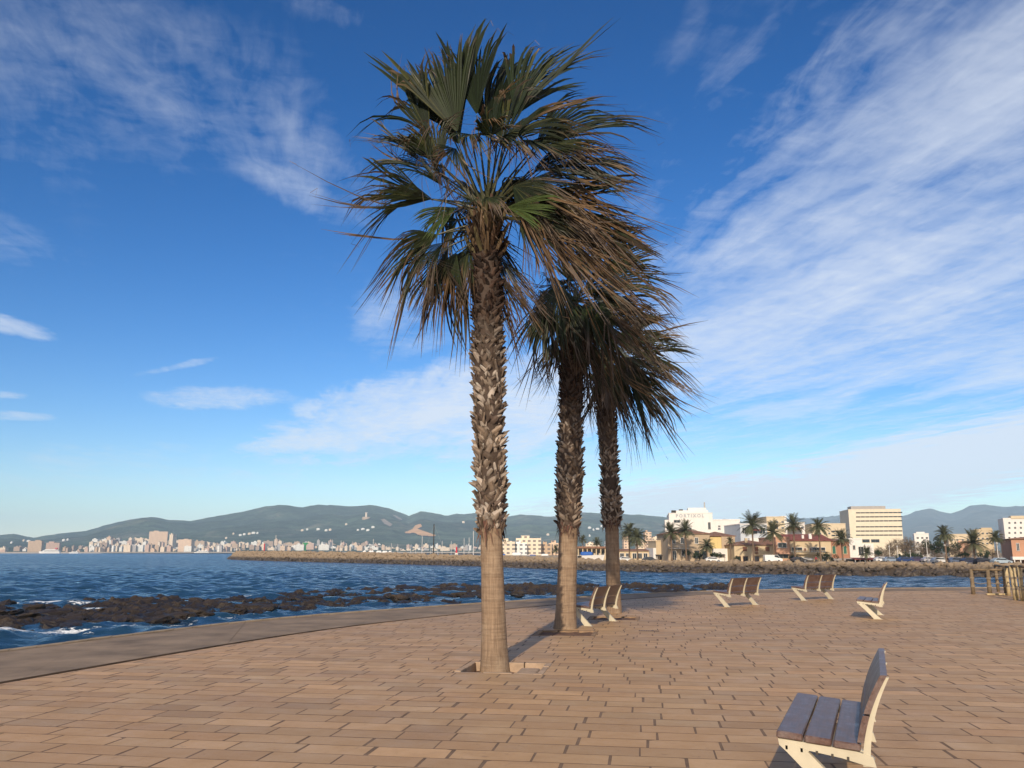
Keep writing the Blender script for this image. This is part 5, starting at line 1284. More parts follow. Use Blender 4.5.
# ------------------------------------------------------------------ palms by the promenade
GREEN = [(.015, .027, .009), (.021, .037, .012), (.012, .021, .008), (.028, .041, .014)]
YELLOW = (.13, .13, .035)
BROWN = [(.125, .077, .042), (.18, .113, .060), (.085, .054, .033), (.23, .147, .078), (.062, .043, .027)]
GREYB = [(.13, .10, .075), (.17, .13, .10)]
WIND = Vector((1.0, .25, -.12))
def make_frond(heart, B, T, spread=95, wind=.25, grav=.18, dead=.62, face=None, nseg=34, seed=0, green=None, curl=.10, pet=.017):
    """one fan leaf: petiole from the heart to B, pleated blade from B to T"""
    r = random.Random(seed)
    heart, B, T = Vector(heart), Vector(B), Vector(T)
    mb = MB()
    B = heart.lerp(B, .80)
    if dead < .66: T = B.lerp(T, .86)
    a = (T - B); L = a.length; a.normalize()
    if face is None: face = Vector((r.uniform(-.5, .5), -1, r.uniform(-.1, .8)))
    nrm = face - a * face.dot(a)
    if nrm.length < .05: nrm = a.orthogonal()
    nrm.normalize(); s = nrm.cross(a).normalized()
    mid = heart.lerp(B, .5) + Vector((0, 0, .07 * (B - heart).length)) + Vector((r.gauss(0, .03), r.gauss(0, .03), 0))
    pts = [heart.lerp(mid, t).lerp(mid.lerp(B, t), t) for t in (0, .25, .5, .75, 1)]
    pc = (.075, .078, .032) if dead > .2 else (.15, .10, .06)
    mb.tube(pts, [pet * 1.8, pet * 1.3, pet, pet * .8, pet * .6], 5, 0, pc)
    base = green or r.choice(GREEN)
    half = math.radians(spread) / 2
    dth = 2 * half / nseg
    st = (0.02, .16, .32, .46, .60, .74, .87, 1.0)
    cup = r.uniform(.10, .45)
    rv = lambda: Vector((r.gauss(0, 1), r.gauss(0, 1), r.gauss(0, 1)))
    left = 0
    for i in range(nseg):
        if left == 0:                                    # next torn group
            left = r.choice((2, 3, 4, 4, 5, 6)); gj1 = rv() * curl * 1.25; gj2 = rv() * curl * 2.1
            gd = dead + r.gauss(0, .12); gg = grav * r.uniform(.5, 1.6); gw = wind * r.uniform(.6, 1.4); gl = r.uniform(.84, 1.06)
            gs = (.66 if dead > .6 else .58) + r.gauss(0, .08); hang = r.uniform(.10, .60) * (.35 if dead > .8 else 1.0); gth = r.gauss(0, dth * .7); gb = r.choice(BROWN) if r.random() < .8 else r.choice(GREYB)
        left -= 1
        th = -half + dth * (i + .5) + r.gauss(0, dth * .12)
        thf = th + gth
        Ls = L * (.74 + .26 * math.cos(th)) * gl * r.uniform(.93, 1.04)
        dvec = a * math.cos(th) + s * math.sin(th)
        dvec = (dvec + nrm * (cup * abs(math.sin(th)) * 1.3)).normalized()
        sd = nrm.cross(dvec).normalized()
        j1 = gj1 + rv() * curl * .35; j2 = gj2 + rv() * curl * .8
        td = gd + r.gauss(0, .05); gv = gg * r.uniform(.85, 1.15); wv = gw * r.uniform(.85, 1.15)
        q_ = r.uniform(.8, 1.15); bc = tuple(c * q_ for c in gb)
        q_ = r.uniform(.7, 1.3); gc = tuple(c * q_ for c in base)
        if r.random() < .08: gc = tuple((c + y) / 2 for c, y in zip(gc, YELLOW))
        vs = []; cols = []; fs = []
        split = min(.85, max(.35, gs + r.gauss(0, .04)))
        for k, q in enumerate(st):
            f = max(0, q - .25) / .75
            p = B + dvec * (Ls * q) + sd * (gth * Ls * f * q)
            p = p + WIND * (wv * L * f ** 1.8) + Vector((0, 0, -1)) * (gv * L * f ** 1.9)
            fd = max(0, q - max(.3, td)) / .7
            p = p + j1 * (L * f * f) + j2 * (L * fd * fd * 1.7) + Vector((0, 0, -1)) * (L * .26 * fd ** 1.4)
            if q > split: hq = (q - split) / (1 - split); p = p + (Vector((0, 0, -1)) + WIND * .45) * (hang * Ls * (1 - split) * hq ** 1.5)
            w = Ls * dth * q * .58 if q < split else Ls * dth * split * .58 * max(.06, 1 - ((q - split) / (1 - split)) ** 1.7)
            if q > td: w *= .92
            lift = nrm * (w * .55)
            tw = sd
            if q > split: tw = (sd + nrm * r.gauss(0, .4)).normalized()
            vs += [p - tw * w + lift, p - lift * .4, p + tw * w + lift]
            mixd = min(1, max(0, (q - td) / .12))
            c = tuple(lerp(g_, b_, mixd) for g_, b_ in zip(gc, bc))
            if q < .1: c = tuple(x * 1.3 for x in c)
            cols += [c, tuple(x * .85 for x in c), c]
        for k in range(len(st) - 1):
            o = k * 3
            fs += [(o, o + 1, o + 4, o + 3), (o + 1, o + 2, o + 5, o + 4)]
        mb.add(vs, fs, 0, cols)
        if r.random() < .08:                              # a loose thread off some dead tips
            p0 = Vector(vs[-2]); q0 = p0 + WIND * r.uniform(.02, .10) + Vector((r.gauss(0, .05), r.gauss(0, .05), -r.uniform(.03, .12)))
            m0 = p0.lerp(q0, .5) + Vector((r.gauss(0, .05), r.gauss(0, .05), r.gauss(0, .04)))
            sdx = sd * .0035
            mb.add([p0 - sdx, p0 + sdx, m0 - sdx, m0 + sdx, q0 - sdx * .4, q0 + sdx * .4], [(0, 1, 3, 2), (2, 3, 5, 4)], 0, bc)
    return mb

def make_trunk(prof, lean, seed):
    """prof: list of (z, radius)"""
    mb = MB(); seg = 28; zs = np.arange(prof[0][0], prof[-1][0] + .01, .09)
    rnd = random.Random(seed); vs = []; fs = []
    for z in zs:
        rad = interp(z, [p[0] for p in prof], [p[1] for p in prof]); cx_, cy_ = lean(z)
        for k in range(seg):
            w = 2 * math.pi * k / seg
            rr_ = rad * (1 + .045 * fbm(math.cos(w) * 1.3 + seed, math.sin(w) * 1.3, z * .9, 3) + .02 * fbm(math.cos(w) * 4, math.sin(w) * 4 + seed, z * 6, 3))
            vs.append((cx_ + math.cos(w) * rr_, cy_ + math.sin(w) * rr_, z))
    for i in range(len(zs) - 1):
        for k in range(seg):
            j = (k + 1) % seg; fs.append((i * seg + k, i * seg + j, (i + 1) * seg + j, (i + 1) * seg + k))
    mb.add(vs, fs); return mb

def make_boots(z0, z1, rad, lean, seed, n, dark_from):
    """split stubs of old leaf stalks spiralling up the trunk"""
    r = random.Random(seed); mb = MB()
    # bark sleeve between the stubs, coloured dark so the gaps read dark
    seg = 20; zs = np.linspace(z0 + .05, z1 + .25, 40); vs = []; cols = []
    for i, z in enumerate(zs):
        cx_, cy_ = lean(z)
        for k in range(seg):
            w = 6.2832 * k / seg; rr_ = rad(z) * min(1, .82 + .18 * max(0, z - z0) / .5) * (.975 + .05 * fbm(math.cos(w) * 2, math.sin(w) * 2, z * 3 + seed, 3)); vs.append((cx_ + math.cos(w) * rr_, cy_ + math.sin(w) * rr_, z)); cols.append((.080, .058, .045))
    mb.add(vs, [(i * seg + k, i * seg + (k + 1) % seg, (i + 1) * seg + (k + 1) % seg, (i + 1) * seg + k) for i in range(39) for k in range(seg)], 0, cols)
    for k in range(n):
        t = k / n; z = z0 + (z1 - z0) * t + r.gauss(0, .03)
        w = k * 2.39996 + r.gauss(0, .16)
        cx_, cy_ = lean(z); R0 = rad(z) * r.uniform(.95, 1.03) * min(1, .82 + .18 * max(0, z - z0) / .5)
        er = Vector((math.cos(w), math.sin(w), 0)); et = Vector((-math.sin(w), math.cos(w), 0)); up = Vector((0, 0, 1))
        if fbm(math.cos(w) * 1.6 + seed, math.sin(w) * 1.6, z * 2.2, 3) > .34: continue
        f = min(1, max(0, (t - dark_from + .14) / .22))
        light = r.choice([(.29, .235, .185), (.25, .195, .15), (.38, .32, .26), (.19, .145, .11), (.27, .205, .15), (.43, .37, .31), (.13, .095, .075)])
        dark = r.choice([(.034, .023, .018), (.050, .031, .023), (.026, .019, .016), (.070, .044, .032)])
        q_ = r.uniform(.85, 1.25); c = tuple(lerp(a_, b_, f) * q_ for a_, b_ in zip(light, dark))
        big = lerp(1.12, .92, min(1, t * 2.2)) * r.uniform(.7, 1.25)
        # each old stalk base is split, its two halves lean apart and cross their neighbours'
        for sg in ((-1, 1) if r.random() < .7 else (r.choice((-1, 1)),)):
            L = r.uniform(.13, .21) * big; wb = r.uniform(.030, .050) * big; wt = r.uniform(.004, .022) * big
            tilt = sg * r.uniform(.35, 1.15)
            d_ = (up * math.cos(tilt) + et * math.sin(tilt)).normalized(); sd = er.cross(d_).normalized()
            flare = r.uniform(.006, .038) * (1 if r.random() < .85 else 1.9) * big
            c0 = Vector((cx_, cy_, z)) + er * (R0 - .022) + et * sg * .02
            th = r.uniform(.008, .018)
            q_ = r.uniform(.75, 1.2); cc0 = tuple(x * q_ for x in c)
            tipc = tuple(min(.6, x * 1.3) for x in cc0) if r.random() < .55 else tuple(x * .5 for x in cc0)
            basec = tuple(x * .5 for x in cc0); vs = []; cols = []
            tw = r.gauss(0, .35)
            for q, wq, out_, cc in ((0, wb, .0, basec), (.4, wb * .9, .022, cc0), (.75, (wb + wt) * .55, flare * .55 + .022, cc0), (1.0, wt, flare + .026, tipc)):
                p = c0 + d_ * (L * q) + er * out_; s2 = (sd + er * tw * q).normalized()
                vs += [p - s2 * wq + er * -.008, p + er * th, p + s2 * wq + er * -.008, p - er * th * 1.2]
                cols += [tuple(x * .7 for x in cc), tuple(x * 1.1 for x in cc), tuple(x * .8 for x in cc), basec]
            fs = []
            for i in range(3):
                o = i * 4
                for a_, b_ in ((0, 1), (1, 2), (2, 3), (3, 0)): fs.append((o + a_, o + b_, o + 4 + b_, o + 4 + a_))
            fs.append((12, 13, 14, 15))
            mb.add(vs, fs, 0, cols)
    # ragged fibres at the lower rim
    for k in range(70):
        w = r.uniform(0, 6.283); z = z0 + r.uniform(-.02, .22); cx_, cy_ = lean(z)
        er = Vector((math.cos(w), math.sin(w), 0)); et = Vector((-math.sin(w), math.cos(w), 0))
        p = Vector((cx_, cy_, z)) + er * (rad(z) * 1.02); L = r.uniform(.08, .24)
        q = p + Vector((0, 0, -L)) + er * r.uniform(.0, .05) + et * r.gauss(0, .05); wd = et * r.uniform(.008, .025)
        c = r.choice([(.12, .06, .045), (.09, .055, .042), (.17, .10, .07)])
        mb.add([p - wd, p + wd, q + wd * .2, q - wd * .2], [(0, 1, 2, 3)], 0, c)
    return mb

def palm(base, label, prof, z_boot, z_top, boot_rad, lean, fronds, extra, seed, nboot, dark_from, hz, skirt=70):
    root = empty('fan_palm', base); tag(root, label, 'palm tree', 'fan palms on the promenade')
    make_trunk(prof, lean, seed).build('trunk', M['trunk'], root, True)
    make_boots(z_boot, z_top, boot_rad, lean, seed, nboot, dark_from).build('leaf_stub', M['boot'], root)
    hx, hy = lean(hz); heart = Vector((hx, hy, hz)); r = random.Random(seed + 5)
    # shaggy heart: fibres and stalk sheaths
    mb = MB()
    for k in range(46):
        w = k * 2.4; t = k / 46
        er = Vector((math.cos(w), math.sin(w), 0))
        p0 = Vector((hx, hy, z_top - .25 + t * .5)) + er * (.17 * (1 - t * .6))
        p1 = p0 + er * (.16 + .1 * r.random()) + Vector((0, 0, .28 + .25 * t))
        mb.tube([p0, p0.lerp(p1, .5) + er * .03, p1], [.05, .035, .022], 5, 0, r.choice([(.10, .062, .04), (.14, .095, .055), (.12, .10, .05)]))
    for k in range(skirt):
        w = r.uniform(0, 6.283); er = Vector((math.cos(w), math.sin(w), 0)); et = Vector((-math.sin(w), math.cos(w), 0))
        z = hz - r.uniform(.0, .45); p = Vector((hx, hy, z)) + er * r.uniform(.16, .26)
        L = r.uniform(.10, .28); q = p + er * r.uniform(.03, .2) + Vector((r.uniform(0, .12), 0, -L)); m_ = p.lerp(q, .5) + er * .05
        wd = et * r.uniform(.006, .02); c = r.choice(BROWN + GREYB)
        mb.add([p - wd, p + wd, m_ - wd, m_ + wd, q - wd * .3, q + wd * .3], [(0, 1, 3, 2), (2, 3, 5, 4)], 0, c)
    mb.build('crown', M['boot'], root)
    i = 0
    B0 = Vector(base)
    for f in fronds:
        bx, by, tx, ty, db, dt = f[:6]; kw = dict(f[6]) if len(f) > 6 else {}
        Bp = at(bx, by, B0.y + db) - B0; Tp = at(tx, ty, B0.y + dt) - B0
        h = heart + Vector((r.gauss(0, .05), r.gauss(0, .05), kw.pop('dz', 0) + r.gauss(0, .05)))
        make_frond(h, Bp, Tp, seed=seed * 100 + i, **kw).build('frond', M['frond'], root); i += 1
    for k in range(extra):                                  # the ones behind, which fill the crown
        az = r.uniform(.15, 2.9); el = r.uniform(-.5, 1.15); lp = r.uniform(.55, .95); lb = r.uniform(.8, 1.1)
        d0 = Vector((math.cos(az) * math.cos(el), math.sin(az) * math.cos(el), math.sin(el)))
        Bp = heart + d0 * lp; d1 = (d0 + WIND * .45 + Vector((0, 0, -.25))).normalized()
        make_frond(heart, Bp, Bp + d1 * lb, seed=seed * 100 + 60 + k, spread=r.uniform(70, 120), grav=.25, dead=r.uniform(.45, .75), wind=.3).build('frond', M['frond'], root)
    return root

PB = [gnd(*PALM_PX[0], -.12), gnd(*PALM_PX[1], -.12), gnd(*PALM_PX[2], -.12)]
def lean_to(base, px_top, py_top, bow=0.0):
    top = at(px_top, py_top, base.y) - base
    return (lambda z, t=top, b=bow: (t.x * (z / t.z) + b * math.sin(min(1, max(0, z / t.z)) * math.pi), 0.0)), top.z
g = dict
# --- front palm
ln, z245 = lean_to(PB[0], 487, 250, -.02)
zz_ = lambda py, B=PB[0]: (at(490, py, B.y) - B).z
F1 = [
 (428, 152, 376, 116, .3, .4, g(spread=64, wind=.02, grav=.10, dead=.70, nseg=30, curl=.12)),
 (420, 160, 372, 150, .4, .5, g(spread=60, wind=.0, grav=.18, dead=.68, nseg=30, curl=.13)),
 (420, 196, 346, 188, .1, .1, g(spread=60, wind=.0, grav=.12, dead=.68, nseg=32, curl=.13)),
 (426, 236, 368, 268, .3, .4, g(spread=80, wind=.02, grav=.34, dead=.67, nseg=34, curl=.11, dz=-.2)),
 (440, 250, 414, 310, .2, .2, g(spread=84, wind=.03, grav=.12, dead=.67, nseg=36, curl=.09, dz=-.3)),
 (458, 254, 438, 326, .2, .2, g(spread=76, wind=.03, grav=.10, dead=.68, nseg=34, curl=.08, dz=-.3)),
 (556, 205, 640, 215, .4, .5, g(spread=80, wind=.12, grav=.10, dead=.72, nseg=34)),
 (449, 112, 418, 48, .1, .3, g(spread=62, wind=.04, grav=.0, dead=.95, face=Vector((.2, -1, .3)), nseg=26, curl=.04)),
 (452, 128, 428, 40, .5, .8, g(spread=50, wind=.03, grav=.0, dead=.9, nseg=22, curl=.05)),
 (474, 92, 463, 26, .3, .5, g(spread=46, wind=.05, grav=.0, dead=.86, nseg=22, curl=.06)),
 (488, 108, 503, 42, .5, .9, g(spread=80, wind=.06, grav=.02, dead=.9, curl=.06)),
 (522, 92, 560, 33, .2, .5, g(spread=64, wind=.10, grav=.02, dead=.86, face=Vector((-.3, -1, .5)), curl=.06)),
 (505, 128, 545, 80, -.1, .1, g(spread=110, wind=.16, grav=.10, dead=.7)),
 (548, 130, 620, 88, .1, .3, g(spread=70, wind=.12, grav=.04, dead=.80, curl=.06)),
 (552, 132, 606, 120, -.3, -.4, g(spread=90, wind=.2, grav=.15, dead=.62)),
 (492, 118, 500, 92, -.5, -1.0, g(spread=150, wind=.16, grav=.22, dead=0.63, face=Vector((0, -.5, 1)))),
 (518, 122, 535, 140, -.3, -.9, g(spread=140, wind=.25, grav=.25, dead=.5, face=Vector((.2, -.7, .9)))),
 (545, 158, 618, 165, -.1, .0, g(spread=90, wind=.22, grav=.12, dead=.66, face=Vector((-.1, -1, .5)))),
 (543, 162, 628, 150, .3, .6, g(spread=64, wind=.14, grav=.05, dead=.8, curl=.05)),
 (540, 170, 612, 205, -.3, -.4, g(spread=90, wind=.3, grav=.2, dead=.5)),
 (536, 200, 628, 230, .0, .1, g(spread=84, wind=.22, grav=.12, dead=0.64)),
 (532, 212, 594, 258, -.4, -.5, g(spread=84, wind=.18, grav=.12, dead=0.56, nseg=40)),
 (528, 218, 566, 266, -.5, -.6, g(spread=80, wind=.16, grav=.10, dead=0.54, nseg=40)),
 (548, 228, 620, 258, -.1, -.1, g(spread=80, wind=.22, grav=.1, dead=.4, nseg=38)),
 (560, 228, 642, 255, .3, .5, g(spread=70, wind=.16, grav=.06, dead=.6)),
 (584, 238, 640, 240, .4, .7, g(spread=64, wind=.1, grav=.04, dead=.8, curl=.05)),
 (512, 205, 556, 212, -.7, -.9, g(spread=54, wind=.02, grav=.05, dead=.98, nseg=20, curl=.03, green=(.075, .115, .032))),
 (448, 206, 412, 232, -.6, -.8, g(spread=54, wind=.0, grav=.05, dead=.97, nseg=20, curl=.03, green=(.070, .105, .032))),
 (416, 118, 392, 60, .2, .3, g(spread=54, wind=.03, grav=.02, dead=.68, nseg=24)),
 (424, 150, 384, 108, .0, .0, g(spread=70, wind=.05, grav=.05, dead=.6, curl=.13)),
 (430, 150, 400, 80, -.2, -.4, g(spread=80, wind=.10, grav=.16, dead=.5, curl=.12)),
 (432, 180, 388, 128, -.3, -.6, g(spread=76, wind=.06, grav=.16, dead=0.56, curl=.14)),
 (436, 172, 410, 150, -.4, -.9, g(spread=120, wind=.12, grav=.3, dead=.4, curl=.13)),
 (414, 194, 350, 178, -.1, -.2, g(spread=56, wind=.02, grav=.10, dead=0.60, curl=.14)),
 (418, 198, 362, 196, .2, .2, g(spread=46, wind=.0, grav=.06, dead=0.53, nseg=20, curl=.14)),
 (424, 238, 374, 258, .0, -.1, g(spread=70, wind=.03, grav=.42, dead=0.54, curl=.12, dz=-.2)),
 (432, 246, 400, 284, -.2, -.3, g(spread=70, wind=.05, grav=.30, dead=0.50, curl=.10, dz=-.2)),
 (448, 256, 428, 318, -.1, -.1, g(spread=66, wind=.05, grav=.1, dead=0.50, curl=.08, dz=-.3)),
 (466, 250, 452, 315, .1, .1, g(spread=62, wind=.03, grav=.1, dead=.5, curl=.07, dz=-.3)),
 (500, 258, 524, 312, .35, .5, g(spread=60, wind=.12, grav=.1, dead=0.39, dz=-.4)),
 (506, 268, 538, 316, .3, .5, g(spread=60, wind=.12, grav=.1, dead=0.34, dz=-.4)),
 (500, 280, 518, 335, .2, .3, g(spread=60, wind=.10, grav=.1, dead=0.29, dz=-.5, green=(.06, .045, .03))),
 (470, 196, 452, 210, -.6, -.9, g(spread=110, wind=.1, grav=.25, dead=0.58, curl=.12)),
 (490, 192, 502, 208, -.6, -.9, g(spread=110, wind=.15, grav=.25, dead=0.60, curl=.12)),
 (468, 116, 462, 142, -.2, -.9, g(spread=120, wind=.10, grav=.20, dead=.62, face=Vector((0, -.6, .8)))),
 (500, 120, 506, 150, -.2, -.9, g(spread=130, wind=.16, grav=.20, dead=.60, face=Vector((0, -.6, .8)))),
 (536, 126, 560, 152, -.1, -.7, g(spread=120, wind=.2, grav=.20, dead=0.66, face=Vector((.1, -.6, .8)))),
 (448, 132, 436, 168, -.2, -.6, g(spread=100, wind=.08, grav=.2, dead=.5, curl=.12)),
 (512, 100, 528, 60, .8, 1.2, g(spread=90, wind=.1, grav=.03, dead=.85)),
 (440, 110, 408, 70, .9, 1.3, g(spread=80, wind=.05, grav=.03, dead=.8)),
 (520, 178, 575, 215, -.6, -.8, g(spread=100, wind=.25, grav=.25, dead=0.50)),
]
palm(PB[0], 'tallest fan palm, standing in front of the two others in a stone edged pit',
     [(-.1, .235), (.1, .214), (.3, .197), (.7, .182), (1.4, .172), (zz_(540), .168), (zz_(525), .165), (zz_(300), .17), (zz_(240), .17), (zz_(215), .12)],
     zz_(532), zz_(243), lambda z: .206 + .015 * math.sin(z * 1.7) , ln, F1, 16, 11, 740, .66, zz_(214))
# --- second palm
ln2, _ = lean_to(PB[1], 572, 330, .03)
z2 = lambda py: (at(568, py, PB[1].y) - PB[1]).z
F2 = [
 (545, 300, 528, 350, .0, -.1, g(spread=80, wind=.05, grav=.15, dead=0.71)), (548, 310, 540, 372, -.2, -.3, g(spread=80, wind=.06, grav=.12, dead=0.69)),
 (556, 282, 530, 305, .1, .1, g(spread=80, wind=.1, grav=.3, dead=.45)), (560, 285, 548, 330, -.4, -.7, g(spread=100, wind=.15, grav=.25, dead=0.71)),
 (570, 278, 560, 240, .2, .4, g(spread=80, wind=.15, grav=.1, dead=.7)), (585, 272, 600, 228, .2, .5, g(spread=80, wind=.2, grav=.1, dead=.7)),
 (605, 270, 655, 238, .2, .4, g(spread=70, wind=.14, grav=.05, dead=.8)), (610, 280, 668, 272, .0, .1, g(spread=76, wind=.16, grav=.1, dead=.7)),
 (605, 285, 655, 300, -.3, -.4, g(spread=86, wind=.2, grav=.15, dead=.5)), (600, 295, 645, 335, -.3, -.4, g(spread=86, wind=.2, grav=.15, dead=.42)),
 (618, 300, 672, 320, .2, .3, g(spread=70, wind=.14, grav=.1, dead=.6)), (590, 300, 612, 352, -.5, -.7, g(spread=86, wind=.16, grav=.12, dead=0.71)),
 (580, 305, 588, 365, -.5, -.6, g(spread=86, wind=.12, grav=.1, dead=0.69)), (596, 315, 628, 365, .0, .1, g(spread=80, wind=.16, grav=.1, dead=0.71)),
 (576, 330, 560, 385, .0, .0, g(spread=60, wind=.06, grav=.1, dead=0.59, dz=-.3)), (584, 335, 600, 395, .2, .3, g(spread=60, wind=.12, grav=.1, dead=0.59, dz=-.3)),
 (590, 340, 590, 410, .4, .5, g(spread=50, wind=.08, grav=.1, dead=0.59, dz=-.3)), (552, 350, 545, 395, .3, .3, g(spread=70, wind=.03, grav=.1, dead=.6, green=YELLOW)),
 (590, 262, 620, 260, -.4, -.6, g(spread=100, wind=.2, grav=.2, dead=.5)),
]
palm(PB[1], 'middle fan palm of the row, with a shaggy dark crown below the tallest one',
     [(-.1, .27), (.15, .245), (.4, .225), (1.2, .208), (z2(540), .205), (z2(525), .20), (z2(400), .19), (z2(330), .19), (z2(305), .12)],
     z2(532), z2(335), lambda z: .245 + .015 * math.sin(z * 2.1 + 1), ln2, F2, 14, 23, 620, .58, z2(302))
# --- third palm
ln3, _ = lean_to(PB[2], 604, 380, .05)
z3 = lambda py: (at(608, py, PB[2].y) - PB[2]).z
F3 = [
 (630, 345, 672, 322, .1, .3, g(spread=76, wind=.16, grav=.1, dead=.75)), (632, 352, 684, 352, .0, .1, g(spread=70, wind=.14, grav=.1, dead=.7)),
 (634, 360, 682, 375, .1, .2, g(spread=70, wind=.16, grav=.12, dead=.6)), (632, 372, 672, 415, .0, .0, g(spread=60, wind=.12, grav=.12, dead=.72)),
 (640, 378, 660, 432, -.2, -.2, g(spread=50, wind=.1, grav=.1, dead=.75)), (622, 375, 640, 430, .2, .3, g(spread=60, wind=.1, grav=.1, dead=.6)),
 (626, 335, 650, 300, .2, .4, g(spread=80, wind=.18, grav=.1, dead=.75)), (606, 330, 615, 295, .2, .4, g(spread=90, wind=.18, grav=.1, dead=.7)),
 (618, 350, 660, 372, -.4, -.5, g(spread=90, wind=.2, grav=.2, dead=.5)), (600, 350, 588, 395, -.1, -.2, g(spread=80, wind=.08, grav=.15, dead=.4)),
 (606, 362, 608, 412, -.3, -.4, g(spread=80, wind=.1, grav=.1, dead=0.69)), (614, 368, 628, 412, -.2, -.2, g(spread=80, wind=.1, grav=.1, dead=0.69)),
 (594, 345, 578, 365, .2, .2, g(spread=80, wind=.08, grav=.3, dead=.5)), (598, 385, 590, 440, .3, .3, g(spread=50, wind=.04, grav=.1, dead=0.59, dz=-.4)),
 (616, 390, 622, 440, .3, .3, g(spread=50, wind=.06, grav=.1, dead=0.69, dz=-.4)), (628, 362, 665, 395, .4, .5, g(spread=80, wind=.16, grav=.15, dead=0.64)),
]
palm(PB[2], 'furthest and shortest looking fan palm of the row, behind a bench',
     [(-.1, .235), (.15, .215), (.5, .20), (1.2, .19), (z3(530), .185), (z3(515), .18), (z3(420), .18), (z3(375), .18), (z3(350), .12)],
     z3(526), z3(378), lambda z: .225 + .015 * math.sin(z * 2.3 + 2), ln3, F3, 14, 37, 560, .62, z3(347))

# ------------------------------------------------------------------ tree pits
M['pit_edge'] = mat('pit_edge_stone', (.27, .175, .10), .9, .35, 6, .3, 50, coord='World')
for k, (a0, a1, b0, b1) in enumerate(PITS):
    lab = ('square stone edged planting pit round the tallest palm', 'square planting pit round the middle palm', 'square planting pit round the furthest palm, half behind a bench')[k]
    c = to_world((a0 + a1) / 2, (b0 + b1) / 2)
    root = empty('planting_pit', c, -TH); tag(root, lab, 'planting pit', 'planting pits of the palms')
    w = (a1 - a0) / 2; t = .105; dp = .14 if k == 0 else .03
    for (x0, x1, y0, y1) in ((-w, w, -w, -w + t), (-w, w, w - t, w), (-w, -w + t, -w + t, w - t), (w - t, w, -w + t, w - t)):
        mb = MB(); e = .006; horiz = (x1 - x0) > (y1 - y0); L = (x1 - x0) if horiz else (y1 - y0); m_ = 3
        for q in range(m_):
            if horiz: mb.bbox(x0 + L / m_ * q + e, x0 + L / m_ * (q + 1) - e, y0 + e, y1 - e, -dp - .03, .002 + random.gauss(0, .003), .008)
            else: mb.bbox(x0 + e, x1 - e, y0 + L / m_ * q + e, y0 + L / m_ * (q + 1) - e, -dp - .03, .002 + random.gauss(0, .003), .008)
        mb.build('stone_border', M['limestone'] if k == 0 else M['pit_edge'], root)
    mb = MB(); q = 14; ww = w - t + .02
    vs = [(-ww + 2 * ww * i_ / q, -ww + 2 * ww * j_ / q, -dp + .03 * fbm(i_ * .5 + k * 9, j_ * .5, 1.0, 3)) for j_ in range(q + 1) for i_ in range(q + 1)]
    mb.add(vs, [(j_ * (q + 1) + i_, j_ * (q + 1) + i_ + 1, (j_ + 1) * (q + 1) + i_ + 1, (j_ + 1) * (q + 1) + i_) for j_ in range(q) for i_ in range(q)])
    mb.build('soil', M['soil'], root, True)
# loose block lying in the first pit
a0, a1, b0, b1 = PITS[0]
blk = MB().bbox(-.14, .14, -.30, .30, 0, .13, .015).build('paving_block', M['limestone'], None, loc=to_world(a1 - .27, b0 + .48, -.15), rz=-TH)
tag(blk, 'pale loose stone block lying in the pit of the tallest palm', 'stone block')
p = gnd(649, 631.2)
root = empty('drain_grate', p, -TH); tag(root, 'narrow dark drain slot let into the paving past the middle palm', 'drain')
mb = MB(); mb.box(-.21, .21, -.05, .05, .004, .008); mb.build('slot', M['steel'], root)
mb = MB()
for k in range(9): mb.box(-.20 + k * .048, -.185 + k * .048, -.045, .045, .0085, .012)
mb.build('grille', M['soil'], root)

